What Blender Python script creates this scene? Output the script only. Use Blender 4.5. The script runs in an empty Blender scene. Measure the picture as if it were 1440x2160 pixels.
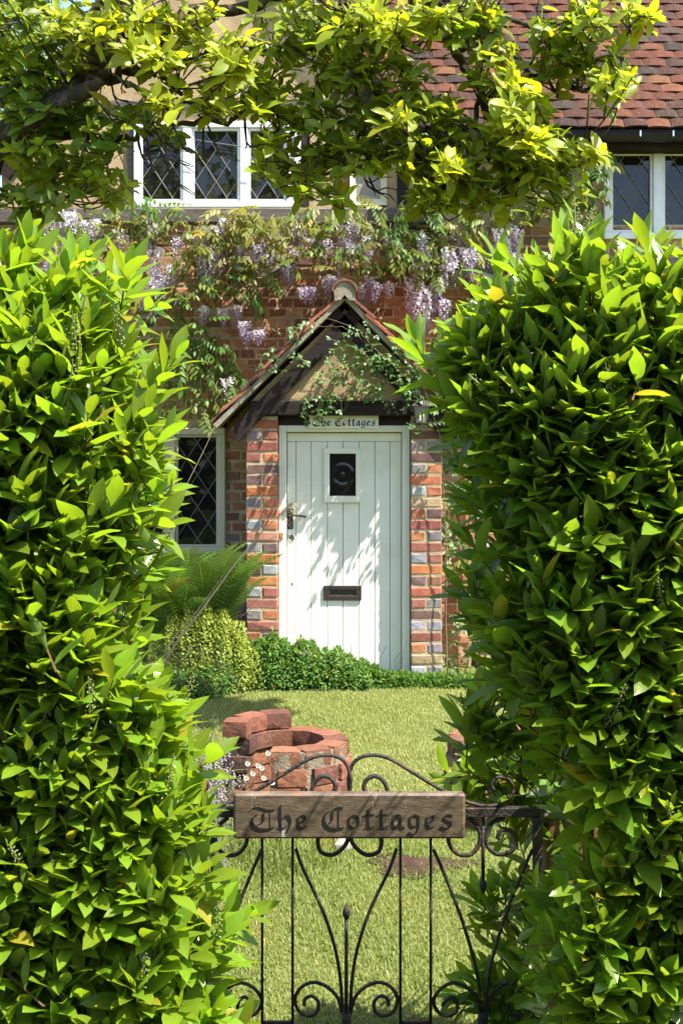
import bpy, bmesh, math, random
import numpy as np
from mathutils import Vector, Matrix
from mathutils.bvhtree import BVHTree

random.seed(7)
rng = np.random.default_rng(7)
R = math.radians
scene = bpy.context.scene
COL = scene.collection

# ---------------------------------------------------------------- camera
F, CX, HY, CZ = 2680.0, 720.0, 972.0, 1.5      # focal length in photo pixels, centre column, horizon row, eye height
cam = bpy.data.cameras.new('camera')
cam_o = bpy.data.objects.new('camera', cam); COL.objects.link(cam_o)
cam.sensor_fit = 'VERTICAL'; cam.sensor_height = 36.0; cam.lens = 36.0 * F / 2160.0
cam.shift_y = -(1080.0 - HY) / 2160.0
cam.clip_start = 0.05; cam.clip_end = 500
cam_o.location = (0, 0, CZ); cam_o.rotation_euler = (R(90), 0, 0)
scene.camera = cam_o

# ---------------------------------------------------------------- sky and sun
SUN_AZ, SUN_EL = R(62), R(58)                   # sun stands to the right, a little behind the camera
sdir = Vector((math.sin(SUN_AZ) * math.cos(SUN_EL), -math.cos(SUN_AZ) * math.cos(SUN_EL), math.sin(SUN_EL)))
world = bpy.data.worlds.new('World'); scene.world = world; world.use_nodes = True
wn = world.node_tree.nodes; wl = world.node_tree.links
sky = wn.new('ShaderNodeTexSky'); sky.sky_type = 'NISHITA'; sky.sun_disc = False
sky.sun_elevation = SUN_EL; sky.sun_rotation = math.atan2(sdir.x, sdir.y)
wl.new(sky.outputs[0], wn['Background'].inputs['Color'])
wn['Background'].inputs['Strength'].default_value = 0.14
sun = bpy.data.lights.new('sun', 'SUN'); sun.energy = 5.0; sun.angle = R(0.5); sun.color = (1.0, 0.95, 0.86)
sun_o = bpy.data.objects.new('sun', sun); COL.objects.link(sun_o)
sun_o.rotation_euler = sdir.to_track_quat('Z', 'Y').to_euler(); sun_o.location = (4, -3, 8)
vs = scene.view_settings
scene.display_settings.display_device = 'sRGB'
vs.view_transform = 'Standard'; vs.look = 'None'; vs.gamma = 1.0; vs.use_curve_mapping = False
vs.exposure = 1.5
scene.cycles.max_bounces = 7; scene.cycles.diffuse_bounces = 3; scene.cycles.transmission_bounces = 4
scene.cycles.sample_clamp_indirect = 6.0
scene.cycles.caustics_reflective = False; scene.cycles.caustics_refractive = False

# ---------------------------------------------------------------- helpers
def W(px, py, Y):
    """a point of the place at depth Y (metres from the camera's wall-parallel plane)"""
    return Vector(((px - CX) / F * Y, Y, CZ + (HY - py) / F * Y))
def WX(px, Y): return (px - CX) / F * Y
def WZ(py, Y): return CZ + (HY - py) / F * Y

def thing(name, label, cat, loc=(0, 0, 0), group=None):
    o = bpy.data.objects.new(name, None); COL.objects.link(o)
    o.location = loc; o.empty_display_size = 0.1
    o['label'] = label; o['category'] = cat
    if group: o['group'] = group
    return o
def tag(o, label, cat, group=None):
    o['label'] = label; o['category'] = cat
    if group: o['group'] = group
    return o
def par(o, parent):
    if parent is not None:
        o.parent = parent
        if parent.type == 'EMPTY':
            o.matrix_parent_inverse = Matrix.Translation(-Vector(parent.location))
    return o
def link(name, me, mat=None, parent=None, mw=None, color=None):
    o = bpy.data.objects.new(name, me); COL.objects.link(o)
    if mat and not me.materials: me.materials.append(mat)
    if mw is not None: o.matrix_basis = mw
    if color is not None: o.color = color
    return par(o, parent)

class MB:
    """collects pieces into one mesh"""
    def __init__(s): s.v = []; s.f = []; s.c = []
    def add(s, v, f, col=None):
        n = len(s.v); s.v += [tuple(p) for p in v]; s.f += [tuple(i + n for i in q) for q in f]
        if col is not None: s.c += [col] * len(v)
    def box(s, x0, x1, y0, y1, z0, z1, col=None, bev=0.0):
        if bev <= 0:
            s.add([(x0,y0,z0),(x1,y0,z0),(x1,y1,z0),(x0,y1,z0),(x0,y0,z1),(x1,y0,z1),(x1,y1,z1),(x0,y1,z1)],
                  [(0,3,2,1),(4,5,6,7),(0,1,5,4),(1,2,6,5),(2,3,7,6),(3,0,4,7)], col)
        else:
            v, f = cham(x1-x0, y1-y0, z1-z0, bev)
            c = np.array([(x0+x1)/2, (y0+y1)/2, (z0+z1)/2])
            s.add(v + c, f, col)
    def tube(s, pts, r, sides=6, col=None, cap=True, flat=None):
        pts = [Vector(p) for p in pts]; n = len(pts)
        rr = r if hasattr(r, '__len__') else [r] * n
        V = []; prev = None
        for i, p in enumerate(pts):
            t = (pts[min(i+1, n-1)] - pts[max(i-1, 0)])
            if t.length < 1e-9: t = Vector((0, 0, 1))
            t.normalize()
            ref = prev if prev is not None else (Vector((0, 1, 0)) if abs(t.y) < 0.9 else Vector((1, 0, 0)))
            a = ref - t * ref.dot(t)
            if a.length < 1e-6: a = Vector((1, 0, 0)) - t * t.x
            a.normalize(); b = t.cross(a); prev = a
            for k in range(sides):
                an = 2 * math.pi * (k + 0.5) / sides
                ca, sa = math.cos(an), math.sin(an)
                if flat: ca *= flat
                V.append(p + (a * ca + b * sa) * rr[i])
        Fs = []
        for i in range(n - 1):
            for k in range(sides):
                k2 = (k + 1) % sides
                Fs.append((i*sides+k, i*sides+k2, (i+1)*sides+k2, (i+1)*sides+k))
        if cap:
            Fs.append(tuple(range(sides))[::-1]); Fs.append(tuple((n-1)*sides + k for k in range(sides)))
        s.add(V, Fs, col)
    def prism(s, poly, y0, y1, col=None):
        """poly in (x, z), counter-clockwise seen from -Y, extruded from y0 (front) to y1"""
        n = len(poly)
        V = [(x, y0, z) for x, z in poly] + [(x, y1, z) for x, z in poly]
        Fs = [tuple(range(n)), tuple(range(2*n-1, n-1, -1))]
        Fs += [(i, i+n, (i+1) % n + n, (i+1) % n) for i in range(n)]
        s.add(V, Fs, col)
    def mesh(s, name, smooth=False):
        me = bpy.data.meshes.new(name); me.from_pydata(s.v, [], s.f); me.update()
        if s.c:
            a = me.attributes.new('pc', 'FLOAT_COLOR', 'POINT')
            a.data.foreach_set('color', np.array([tuple(c) for c in s.c], dtype=np.float32).ravel())
        if smooth: me.polygons.foreach_set('use_smooth', [True] * len(me.polygons))
        return me
    def obj(s, name, mat, parent=None, smooth=False, kind=None):
        o = link(name, s.mesh(name, smooth), mat, parent)
        if kind: o['kind'] = kind
        return o

def cham(lx, ly, lz, b, jit=0.0, r=None):
    """a box with chamfered edges, optionally a little uneven"""
    bm = bmesh.new()
    bmesh.ops.create_cube(bm, size=1.0)
    for v in bm.verts: v.co = Vector((v.co.x * lx, v.co.y * ly, v.co.z * lz))
    bmesh.ops.bevel(bm, geom=list(bm.edges), offset=b, segments=1, affect='EDGES', profile=0.5)
    bm.verts.ensure_lookup_table()
    V = np.array([tuple(v.co) for v in bm.verts])
    bm.verts.index_update()
    Fs = [tuple(v.index for v in f.verts) for f in bm.faces]
    bm.free()
    if jit > 0: V = V + (r or rng).normal(0, jit, V.shape)
    return V, Fs

def np_mesh(name, V, Fq, uv=None, attrs=None, smooth=True):
    me = bpy.data.meshes.new(name)
    V = np.ascontiguousarray(V, dtype=np.float32); Fq = np.ascontiguousarray(Fq, dtype=np.int32)
    m, k = Fq.shape
    me.vertices.add(len(V)); me.vertices.foreach_set('co', V.ravel())
    me.loops.add(m * k); me.loops.foreach_set('vertex_index', Fq.ravel())
    me.polygons.add(m); me.polygons.foreach_set('loop_start', np.arange(0, m * k, k, dtype=np.int32))
    try: me.polygons.foreach_set('loop_total', np.full(m, k, dtype=np.int32))
    except Exception: pass
    me.polygons.foreach_set('use_smooth', np.full(m, smooth, dtype=bool))
    me.update(calc_edges=True)
    if uv is not None:
        l = me.uv_layers.new(name='UVMap'); l.data.foreach_set('uv', np.ascontiguousarray(uv[Fq.ravel()], dtype=np.float32).ravel())
    for nme, arr in (attrs or {}).items():
        if arr.ndim == 1:
            a = me.attributes.new(nme, 'FLOAT', 'POINT'); a.data.foreach_set('value', np.ascontiguousarray(arr, dtype=np.float32))
        else:
            a = me.attributes.new(nme, 'FLOAT_COLOR', 'POINT'); a.data.foreach_set('color', np.ascontiguousarray(arr, dtype=np.float32).ravel())
    me.validate()
    return me

def smooth_path(pts, n=8):
    P = [np.array(p, dtype=float) for p in pts]
    P = [2*P[0]-P[1]] + P + [2*P[-1]-P[-2]]
    out = []
    for i in range(1, len(P) - 2):
        for k in range(n):
            t = k / n
            out.append(0.5*((2*P[i]) + (-P[i-1]+P[i+1])*t + (2*P[i-1]-5*P[i]+4*P[i+1]-P[i+2])*t*t + (-P[i-1]+3*P[i]-3*P[i+1]+P[i+2])*t**3))
    out.append(P[-2])
    return out

def unit(v):
    v = np.asarray(v, dtype=float); return v / (np.linalg.norm(v) + 1e-12)

# ---------------------------------------------------------------- materials
class NT:
    def __init__(s, name):
        s.m = bpy.data.materials.new(name); s.m.use_nodes = True
        s.n = s.m.node_tree.nodes; s.l = s.m.node_tree.links
        s.p = s.n['Principled BSDF']; s.out = s.n['Material Output']
    def new(s, t, **k):
        n = s.n.new(t)
        for a, b in k.items(): setattr(n, a, b)
        return n
    def val(s, sock, v):
        if hasattr(v, 'is_output') or isinstance(v, bpy.types.NodeSocket): s.l.new(v, sock)
        else: sock.default_value = v
    def math(s, op, a, b=0.0, c=None, clamp=False):
        n = s.new('ShaderNodeMath', operation=op, use_clamp=clamp)
        s.val(n.inputs[0], a); s.val(n.inputs[1], b)
        if c is not None: s.val(n.inputs[2], c)
        return n.outputs[0]
    def mix(s, f, a, b, mode='MIX'):
        n = s.new('ShaderNodeMix', data_type='RGBA', blend_type=mode); n.clamp_factor = True
        s.val(n.inputs[0], f)
        s.val(n.inputs[6], a if not isinstance(a, tuple) or len(a) == 4 else (*a, 1))
        s.val(n.inputs[7], b if not isinstance(b, tuple) or len(b) == 4 else (*b, 1))
        return n.outputs[2]
    def noise(s, scale, detail=4, rough=0.55, vec=None, dist=0.0):
        n = s.new('ShaderNodeTexNoise'); n.inputs['Scale'].default_value = scale
        n.inputs['Detail'].default_value = detail; n.inputs['Roughness'].default_value = rough; n.inputs['Distortion'].default_value = dist
        if vec is not None: s.l.new(vec, n.inputs['Vector'])
        return n.outputs['Fac']
    def ramp(s, f, stops):
        n = s.new('ShaderNodeValToRGB'); e = n.color_ramp.elements
        while len(e) < len(stops): e.new(0.5)
        for i, (p, c) in enumerate(stops):
            e[i].position = p; e[i].color = (*c, 1) if len(c) == 3 else c
        s.val(n.inputs[0], f); return n.outputs[0]
    def rng(s, f, a, b, c=0.0, d=1.0):
        n = s.new('ShaderNodeMapRange'); s.val(n.inputs[0], f)
        for i, v in enumerate((a, b, c, d)): n.inputs[i+1].default_value = v
        return n.outputs[0]
    def coord(s, which='Object'): return s.new('ShaderNodeTexCoord').outputs[which]
    def pos(s): return s.new('ShaderNodeNewGeometry').outputs['Position']
    def mapped(s, v, scale):
        n = s.new('ShaderNodeMapping'); s.l.new(v, n.inputs[0]); n.inputs['Scale'].default_value = scale; return n.outputs[0]
    def bump(s, h, strength=0.3, dist=0.01):
        n = s.new('ShaderNodeBump'); n.inputs['Strength'].default_value = strength; n.inputs['Distance'].default_value = dist
        s.l.new(h, n.inputs['Height']); s.l.new(n.outputs[0], s.p.inputs['Normal']); return n.outputs[0]
    def base(s, c): s.val(s.p.inputs['Base Color'], c if not isinstance(c, tuple) or len(c) == 4 else (*c, 1))
    def rough(s, r): s.val(s.p.inputs['Roughness'], r)

def simple_mat(name, col, rough=0.6, var=0.25, scale=12, bump=0.15, bscale=60, spec=0.4, metal=0.0, dirt=None):
    t = NT(name); p = t.pos()
    n = t.noise(scale, 5, 0.6, p)
    lo = tuple(c * (1 - var) for c in col); hi = tuple(min(1, c * (1 + var * 0.6)) for c in col)
    c = t.ramp(n, [(0.3, lo), (0.7, hi)])
    if dirt:
        d = t.rng(t.noise(scale * 0.6, 6, 0.7, p), 0.52, 0.72)
        c = t.mix(t.math('MULTIPLY', d, dirt[1]), c, dirt[0])
    t.base(c); t.rough(rough); t.p.inputs['Specular IOR Level'].default_value = spec; t.p.inputs['Metallic'].default_value = metal
    if bump: t.bump(t.noise(bscale, 5, 0.6, p), bump, 0.01)
    return t.m

def brick_mat(name, attr=False, soot=0.35):
    t = NT(name); p = t.pos()
    if attr:
        a = t.new('ShaderNodeAttribute', attribute_name='pc'); base = a.outputs['Color']
    else:
        base = t.new('ShaderNodeObjectInfo').outputs['Color']
    n1 = t.noise(22, 5, 0.65, p); n2 = t.noise(90, 4, 0.6, p); n3 = t.noise(9, 3, 0.5, p)
    c = t.mix(t.rng(n1, 0.35, 0.75), base, t.mix(1.0, base, (0.55, 0.5, 0.5), 'MULTIPLY'))
    c = t.mix(t.rng(n2, 0.58, 0.75, 0, 0.55), c, t.mix(0.55, base, (0.55, 0.42, 0.30)))
    c = t.mix(t.rng(n3, 0.58, 0.74, 0, soot), c, (0.09, 0.07, 0.06))
    c = t.mix(t.rng(t.noise(150, 2, 0.5, p), 0.66, 0.72, 0, 0.8), c, (0.05, 0.03, 0.025))
    t.base(c); t.rough(0.88); t.p.inputs['Specular IOR Level'].default_value = 0.2
    h = t.math('ADD', t.noise(70, 6, 0.7, p), t.math('MULTIPLY', n1, 0.8))
    t.bump(h, 0.6, 0.006)
    return t.m

def leaf_mat(name, old, young, back, trans=0.32, rough=0.32, spec=0.5, vein=0.25, vbump=0.35, veins=34.0):
    t = NT(name)
    oi = t.new('ShaderNodeObjectInfo')
    sep = t.new('ShaderNodeSeparateColor'); t.l.new(oi.outputs['Color'], sep.inputs[0])
    age_light = t.math('ADD', t.new('ShaderNodeAttribute', attribute_name='age_light').outputs['Fac'], sep.outputs[0], clamp=True)  # leaf age; right hedge and magnolia also carry painted sunlit brightness here
    tint = t.math('FRACT', t.math('ADD', t.new('ShaderNodeAttribute', attribute_name='tint').outputs['Fac'], oi.outputs['Random']))
    uv = t.new('ShaderNodeUVMap'); su = t.new('ShaderNodeSeparateXYZ'); t.l.new(uv.outputs[0], su.inputs[0])
    au = t.math('ABSOLUTE', t.math('SUBTRACT', su.outputs[0], 0.5))
    c = t.ramp(age_light, [(0.0, old), (0.5, tuple((a*1.1+b)/2.1 for a, b in zip(old, young))), (1.0, young)])
    p = t.pos()
    c = t.mix(t.rng(t.noise(38, 3, 0.5, p), 0.35, 0.7, 0, 0.35), c, t.mix(1.0, c, (0.72, 0.80, 0.7), 'MULTIPLY'))
    hs = t.new('ShaderNodeHueSaturation'); t.l.new(c, hs.inputs['Color'])
    t.l.new(t.rng(tint, 0, 1, 0.485, 0.515), hs.inputs['Hue']); t.l.new(t.rng(tint, 0, 1, 0.75, 1.22), hs.inputs['Value'])
    c = t.mix(t.rng(tint, 0.955, 0.985, 0, 0.75), hs.outputs[0], (0.34, 0.24, 0.03))
    spot = t.rng(t.noise(130, 2, 0.5, p), 0.70, 0.74, 0, 0.55)
    c = t.mix(t.math('MULTIPLY', spot, t.rng(tint, 0.7, 0.8)), c, (0.16, 0.09, 0.03))
    rib = t.rng(au, 0.0, 0.035, 1.0, 0.0)
    c = t.mix(t.math('MULTIPLY', rib, vein * 2), c, t.mix(0.5, c, tuple(min(1, x * 2.2 + 0.05) for x in young)))
    wv = t.math('SINE', t.math('MULTIPLY', t.math('SUBTRACT', su.outputs[1], t.math('MULTIPLY', au, 0.55)), veins * 2))
    lv = t.rng(wv, 0.75, 1.0)
    c = t.mix(t.math('MULTIPLY', lv, vein), c, t.mix(0.4, c, tuple(min(1, x * 1.8 + 0.02) for x in young)))
    bf = t.new('ShaderNodeNewGeometry').outputs['Backfacing']
    cb = t.mix(0.55, c, back)
    cc = t.mix(bf, c, cb)
    t.base(cc); t.val(t.p.inputs['Roughness'], t.mix(bf, (rough,)*3, (0.65,)*3)); t.p.inputs['Specular IOR Level'].default_value = spec
    nrm = t.bump(t.math('ADD', t.math('MULTIPLY', wv, 0.5), t.math('MULTIPLY', rib, -1.5)), vbump, 0.0012)
    tr = t.new('ShaderNodeBsdfTranslucent')
    t.l.new(t.mix(1.0, c, (2.1, 1.95, 0.7), 'MULTIPLY'), tr.inputs[0])
    ms = t.new('ShaderNodeMixShader'); ms.inputs[0].default_value = trans
    t.l.new(t.p.outputs[0], ms.inputs[1]); t.l.new(tr.outputs[0], ms.inputs[2]); t.l.new(ms.outputs[0], t.out.inputs[0])
    return t.m

def timber_mat(name, lo, hi, axis=(1, 1, 1), rough=0.75, spec=0.35):
    t = NT(name); v = t.mapped(t.pos(), axis)
    n = t.noise(9, 6, 0.65, v); c = t.ramp(n, [(0.3, lo), (0.72, hi)])
    c = t.mix(t.rng(t.noise(60, 3, 0.6, v), 0.62, 0.75, 0, 0.6), c, tuple(x * 0.4 for x in lo))
    t.base(c); t.rough(rough); t.p.inputs['Specular IOR Level'].default_value = spec; t.bump(t.noise(40, 5, 0.7, v), 0.5, 0.005); return t.m

M = {}
M['brick'] = brick_mat('brick_clay'); M['brick_stuff'] = brick_mat('brick_clay_joined', attr=True)
M['mortar'] = simple_mat('lime_mortar', (0.47, 0.37, 0.235), 0.95, 0.3, 14, 0.5, 120, 0.1, dirt=((0.12, 0.09, 0.06), 0.5))
M['render'] = simple_mat('ochre_render', (0.46, 0.33, 0.19), 0.95, 0.25, 7, 0.9, 190, 0.1, dirt=((0.24, 0.18, 0.12), 0.6))
M['tile'] = brick_mat('clay_tile', soot=0.5); M['tile_stuff'] = brick_mat('clay_tile_joined', attr=True, soot=0.5)
M['timber'] = timber_mat('dark_stained_timber', (0.012, 0.009, 0.008), (0.038, 0.027, 0.024), (0.5, 3, 6), spec=0.2)
M['old_timber'] = timber_mat('weathered_grey_timber', (0.05, 0.042, 0.036), (0.17, 0.14, 0.115), (0.6, 4, 7))
M['verge'] = simple_mat('verge_mortar', (0.36, 0.32, 0.25), 0.9, 0.35, 16, 0.5, 90, 0.1, dirt=((0.12, 0.10, 0.07), 0.7))
M['white'] = simple_mat('white_window_paint', (0.80, 0.80, 0.80), 0.35, 0.06, 8, 0.04, 60)
M['cream'] = simple_mat('cream_paint', (0.62, 0.56, 0.40), 0.5, 0.12, 8, 0.08, 60)
M['door'] = simple_mat('off_white_door_paint', (0.80, 0.775, 0.69), 0.42, 0.05, 5, 0.05, 40, dirt=((0.56, 0.53, 0.44), 0.45))
M['groove'] = simple_mat('door_groove_dirt', (0.30, 0.28, 0.20), 0.9, 0.3)
M['iron'] = simple_mat('black_iron', (0.026, 0.021, 0.019), 0.5, 0.5, 30, 0.6, 160, 0.45, dirt=((0.15, 0.065, 0.03), 0.8))
M['brownmetal'] = simple_mat('dark_bronze_metal', (0.035, 0.026, 0.023), 0.38, 0.3, 40, 0.15, 120, 0.6)
M['gutter'] = simple_mat('black_gutter_plastic', (0.012, 0.012, 0.012), 0.3, 0.3, 20, 0.02)
M['chrome'] = simple_mat('polished_metal', (0.75, 0.74, 0.72), 0.22, 0.1, 20, 0.02, 40, 0.5, 1.0)
M['brass'] = simple_mat('aged_brass', (0.55, 0.42, 0.22), 0.4, 0.15, 20, 0.05, 40, 0.5, 0.6)
M['lead'] = simple_mat('lead_came', (0.16, 0.155, 0.15), 0.55, 0.2, 30, 0.1, 80, 0.5, 0.3)
M['letters'] = simple_mat('black_letter_paint', (0.012, 0.011, 0.011), 0.6, 0.3, 40, 0.1)
M['bark'] = simple_mat('lichen_bark', (0.075, 0.056, 0.04), 0.95, 0.5, 22, 0.9, 70, 0.1, dirt=((0.20, 0.19, 0.15), 0.75))
M['twig'] = simple_mat('brown_twig', (0.13, 0.075, 0.035), 0.85, 0.4, 30, 0.3, 90, 0.2)
M['green_stem'] = simple_mat('green_stem', (0.13, 0.15, 0.045), 0.7, 0.35, 30, 0.1, 90, 0.3)
M['rose_stem'] = simple_mat('rose_stem', (0.20, 0.14, 0.08), 0.7, 0.35, 30, 0.1, 90, 0.3)
M['straw'] = simple_mat('dry_straw', (0.48, 0.37, 0.20), 0.8, 0.25, 30, 0.1, 90, 0.2)
M['postwood'] = timber_mat('brown_gatepost_wood', (0.09, 0.045, 0.022), (0.24, 0.125, 0.06), (6, 6, 0.6))
M['old_mortar'] = simple_mat('grey_old_mortar', (0.26, 0.215, 0.15), 0.95, 0.4, 16, 0.8, 90, 0.1, dirt=((0.07, 0.06, 0.045), 0.6))
M['soil'] = simple_mat('bare_soil', (0.06, 0.036, 0.024), 0.95, 0.5, 12, 1.0, 50, 0.1)
M['stone'] = simple_mat('pale_stone', (0.30, 0.28, 0.24), 0.9, 0.3, 14, 0.7, 50, 0.15)
M['petal'] = simple_mat('white_petals', (0.75, 0.73, 0.70), 0.6, 0.08, 30, 0.0)
M['yolk'] = simple_mat('yellow_centre', (0.55, 0.36, 0.03), 0.7, 0.2, 30, 0.0)
M['pink'] = simple_mat('deep_pink_petals', (0.50, 0.03, 0.09), 0.6, 0.25, 40, 0.0)
M['mauve'] = simple_mat('dull_purple_petals', (0.12, 0.03, 0.10), 0.6, 0.25, 40, 0.0)

def glass_mat():
    t = NT('dark_window_glass'); p = t.pos()
    t.base((0.010, 0.011, 0.010)); t.rough(0.03); t.p.inputs['Specular IOR Level'].default_value = 0.45
    t.bump(t.noise(9, 2, 0.5, p), 0.04, 0.01); return t.m
M['glass'] = glass_mat()
def bull_mat():
    t = NT('bullseye_glass'); v = t.coord('Object')
    ln = t.new('ShaderNodeVectorMath', operation='LENGTH'); t.l.new(v, ln.inputs[0])
    r_ = t.math('ABSOLUTE', t.math('SUBTRACT', ln.outputs['Value'], 0.068)); w = t.rng(r_, 0.0, 0.016, 1.0, 0.0)
    w = t.math('ADD', w, t.rng(ln.outputs['Value'], 0.0, 0.02, 1.6, 0.0)); w = t.math('ADD', w, t.math('MULTIPLY', t.noise(40, 2, 0.5, t.pos()), 0.3))
    t.base((0.010, 0.009, 0.009)); t.rough(0.08); t.bump(w, 0.45, 0.005); return t.m
M['bull'] = bull_mat()
def lantern_glass():
    t = NT('frosted_lantern_glass'); t.base((0.20, 0.21, 0.17)); t.rough(0.35)
    t.bump(t.noise(60, 3, 0.5, t.pos()), 0.2, 0.004); return t.m
M['lampglass'] = lantern_glass()

def sign_mat():
    t = NT('weathered_brown_board'); p = t.pos()
    v = t.mapped(p, (1.2, 1.2, 5)); n = t.noise(14, 6, 0.7, v)
    c = t.ramp(n, [(0.28, (0.055, 0.036, 0.024)), (0.5, (0.125, 0.088, 0.058)), (0.75, (0.22, 0.165, 0.11))])
    c = t.mix(t.rng(t.noise(11, 4, 0.6, p), 0.60, 0.70, 0, 0.7), c, (0.24, 0.085, 0.03))
    vs_ = t.mapped(p, (26, 1, 3.0))
    s1 = t.rng(t.noise(1.6, 4, 0.7, vs_), 0.66, 0.73)
    c = t.mix(t.math('MULTIPLY', s1, 0.75), c, (0.55, 0.54, 0.53))
    s2 = t.rng(t.noise(75, 3, 0.6, p), 0.70, 0.76)
    c = t.mix(t.math('MULTIPLY', s2, 0.7), c, (0.55, 0.53, 0.50))
    t.base(c); t.rough(t.rng(n, 0.3, 0.7, 0.35, 0.6)); t.bump(t.noise(60, 5, 0.6, v), 0.35, 0.004); return t.m
M['board'] = sign_mat()

def lawn_mat():
    t = NT('lawn_turf'); p = t.pos()
    n = t.noise(2.2, 5, 0.6, p); n2 = t.noise(45, 4, 0.7, p); n3 = t.noise(0.9, 3, 0.5, p)
    c = t.ramp(n2, [(0.3, (0.09, 0.11, 0.022)), (0.55, (0.18, 0.20, 0.05)), (0.75, (0.28, 0.26, 0.10))])
    c = t.mix(t.rng(n, 0.55, 0.72, 0, 0.6), c, (0.22, 0.17, 0.05))
    c = t.mix(t.rng(n3, 0.5, 0.7, 0, 0.4), c, (0.08, 0.11, 0.02))
    t.base(c); t.rough(0.95); t.p.inputs['Specular IOR Level'].default_value = 0.1
    t.bump(t.noise(160, 4, 0.7, p), 0.8, 0.02); return t.m
M['lawn'] = lawn_mat()
def blade_mat():
    t = NT('grass_blades')
    ti = t.new('ShaderNodeAttribute', attribute_name='tint').outputs['Fac']
    c = t.ramp(ti, [(0.0, (0.07, 0.125, 0.02)), (0.4, (0.19, 0.245, 0.052)), (0.72, (0.30, 0.325, 0.10)), (1.0, (0.44, 0.39, 0.21))])
    p = t.pos()
    c = t.mix(t.rng(t.noise(3.2, 4, 0.6, p), 0.58, 0.72, 0, 0.45), c, (0.38, 0.29, 0.06))
    t.base(c); t.rough(0.55); t.p.inputs['Specular IOR Level'].default_value = 0.3
    tr = t.new('ShaderNodeBsdfTranslucent'); t.l.new(t.mix(1.0, c, (1.4, 1.4, 0.7), 'MULTIPLY'), tr.inputs[0])
    ms = t.new('ShaderNodeMixShader'); ms.inputs[0].default_value = 0.3
    t.l.new(t.p.outputs[0], ms.inputs[1]); t.l.new(tr.outputs[0], ms.inputs[2]); t.l.new(ms.outputs[0], t.out.inputs[0]); return t.m
M['blade'] = blade_mat()

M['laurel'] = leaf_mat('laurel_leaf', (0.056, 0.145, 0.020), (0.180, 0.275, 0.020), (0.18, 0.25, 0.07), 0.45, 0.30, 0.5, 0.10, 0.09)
M['magnolia'] = leaf_mat('magnolia_leaf', (0.055, 0.125, 0.010), (0.34, 0.38, 0.025), (0.20, 0.26, 0.06), 0.48, 0.42, 0.35, 0.12, 0.2, 26)
M['wist_leaf'] = leaf_mat('wisteria_leaf', (0.07, 0.17, 0.025), (0.25, 0.225, 0.055), (0.22, 0.24, 0.09), 0.40, 0.45, 0.35, 0.2, 0.2, 20)
M['rose_leaf'] = leaf_mat('rose_leaf', (0.04, 0.10, 0.025), (0.16, 0.25, 0.07), (0.18, 0.24, 0.12), 0.28, 0.4, 0.4, 0.15, 0.2, 20)
M['fern'] = leaf_mat('fern_leaf', (0.055, 0.13, 0.015), (0.155, 0.26, 0.03), (0.12, 0.19, 0.05), 0.4, 0.5, 0.3, 0.1, 0.1, 20)
M['golden'] = leaf_mat('golden_shrub_leaf', (0.15, 0.22, 0.03), (0.37, 0.42, 0.08), (0.25, 0.27, 0.10), 0.3, 0.45, 0.3, 0.1, 0.1, 20)
M['cover'] = leaf_mat('ground_cover_leaf', (0.055, 0.13, 0.02), (0.14, 0.26, 0.04), (0.12, 0.18, 0.06), 0.3, 0.45, 0.3, 0.1, 0.1, 20)
def flower_mat():
    t = NT('wisteria_flower')
    ti = t.new('ShaderNodeAttribute', attribute_name='tint').outputs['Fac']
    r = t.new('ShaderNodeObjectInfo').outputs['Random']
    c = t.ramp(t.math('ADD', ti, t.math('MULTIPLY', t.math('SUBTRACT', r, 0.5), 0.5)),
               [(0.0, (0.26, 0.18, 0.33)), (0.3, (0.47, 0.39, 0.55)), (0.65, (0.68, 0.61, 0.70)), (1.0, (0.83, 0.78, 0.82))])
    t.base(c); t.rough(0.6)
    tr = t.new('ShaderNodeBsdfTranslucent'); t.l.new(c, tr.inputs[0])
    ms = t.new('ShaderNodeMixShader'); ms.inputs[0].default_value = 0.3
    t.l.new(t.p.outputs[0], ms.inputs[1]); t.l.new(tr.outputs[0], ms.inputs[2]); t.l.new(ms.outputs[0], t.out.inputs[0]); return t.m
M['flower'] = flower_mat()
M['bud'] = simple_mat('laurel_flower_buds', (0.26, 0.28, 0.09), 0.6, 0.3, 60, 0.0)

# ---------------------------------------------------------------- ground
def gz(y): 
    t = max(0.0, min(1.0, (4.9 - y) / 1.7)); return -0.13 * t * t * (3 - 2 * t)
ys = list(np.linspace(-40, 2.8, 6)) + list(np.linspace(3.0, 5.2, 23)) + [5.6, 7, 9, 14, 30, 70, 160]
xs = [-150, -40, -8, -3, -1.5, -0.7, 0, 0.7, 1.5, 3, 8, 40, 150]
mb = MB()
V = [(x, y, gz(y)) for y in ys for x in xs]
Fs = [(j*len(xs)+i, j*len(xs)+i+1, (j+1)*len(xs)+i+1, (j+1)*len(xs)+i) for j in range(len(ys)-1) for i in range(len(xs)-1)]
mb.add(V, Fs); lawn = mb.obj('lawn', M['lawn'], smooth=True, kind='structure')
# worn soil patch under the right hand planter
mb = MB(); c = W(880, 1812, 4.75); ring = []
for k in range(20):
    a = 2*math.pi*k/20; r = 1 + 0.25*math.sin(3*a+1) + 0.12*math.sin(7*a)
    ring.append((c.x + 0.19*r*math.cos(a), 4.72 + 0.11*r*math.sin(a)))
mb.add([(c.x, 4.72, gz(4.72)+0.022)] + [(x, y, gz(y)+0.006) for x, y in ring], [(0, 1+k, 1+(k+1) % 20) for k in range(20)])
mb.obj('soil_patch', M['soil'], smooth=True, kind='structure')

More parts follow.
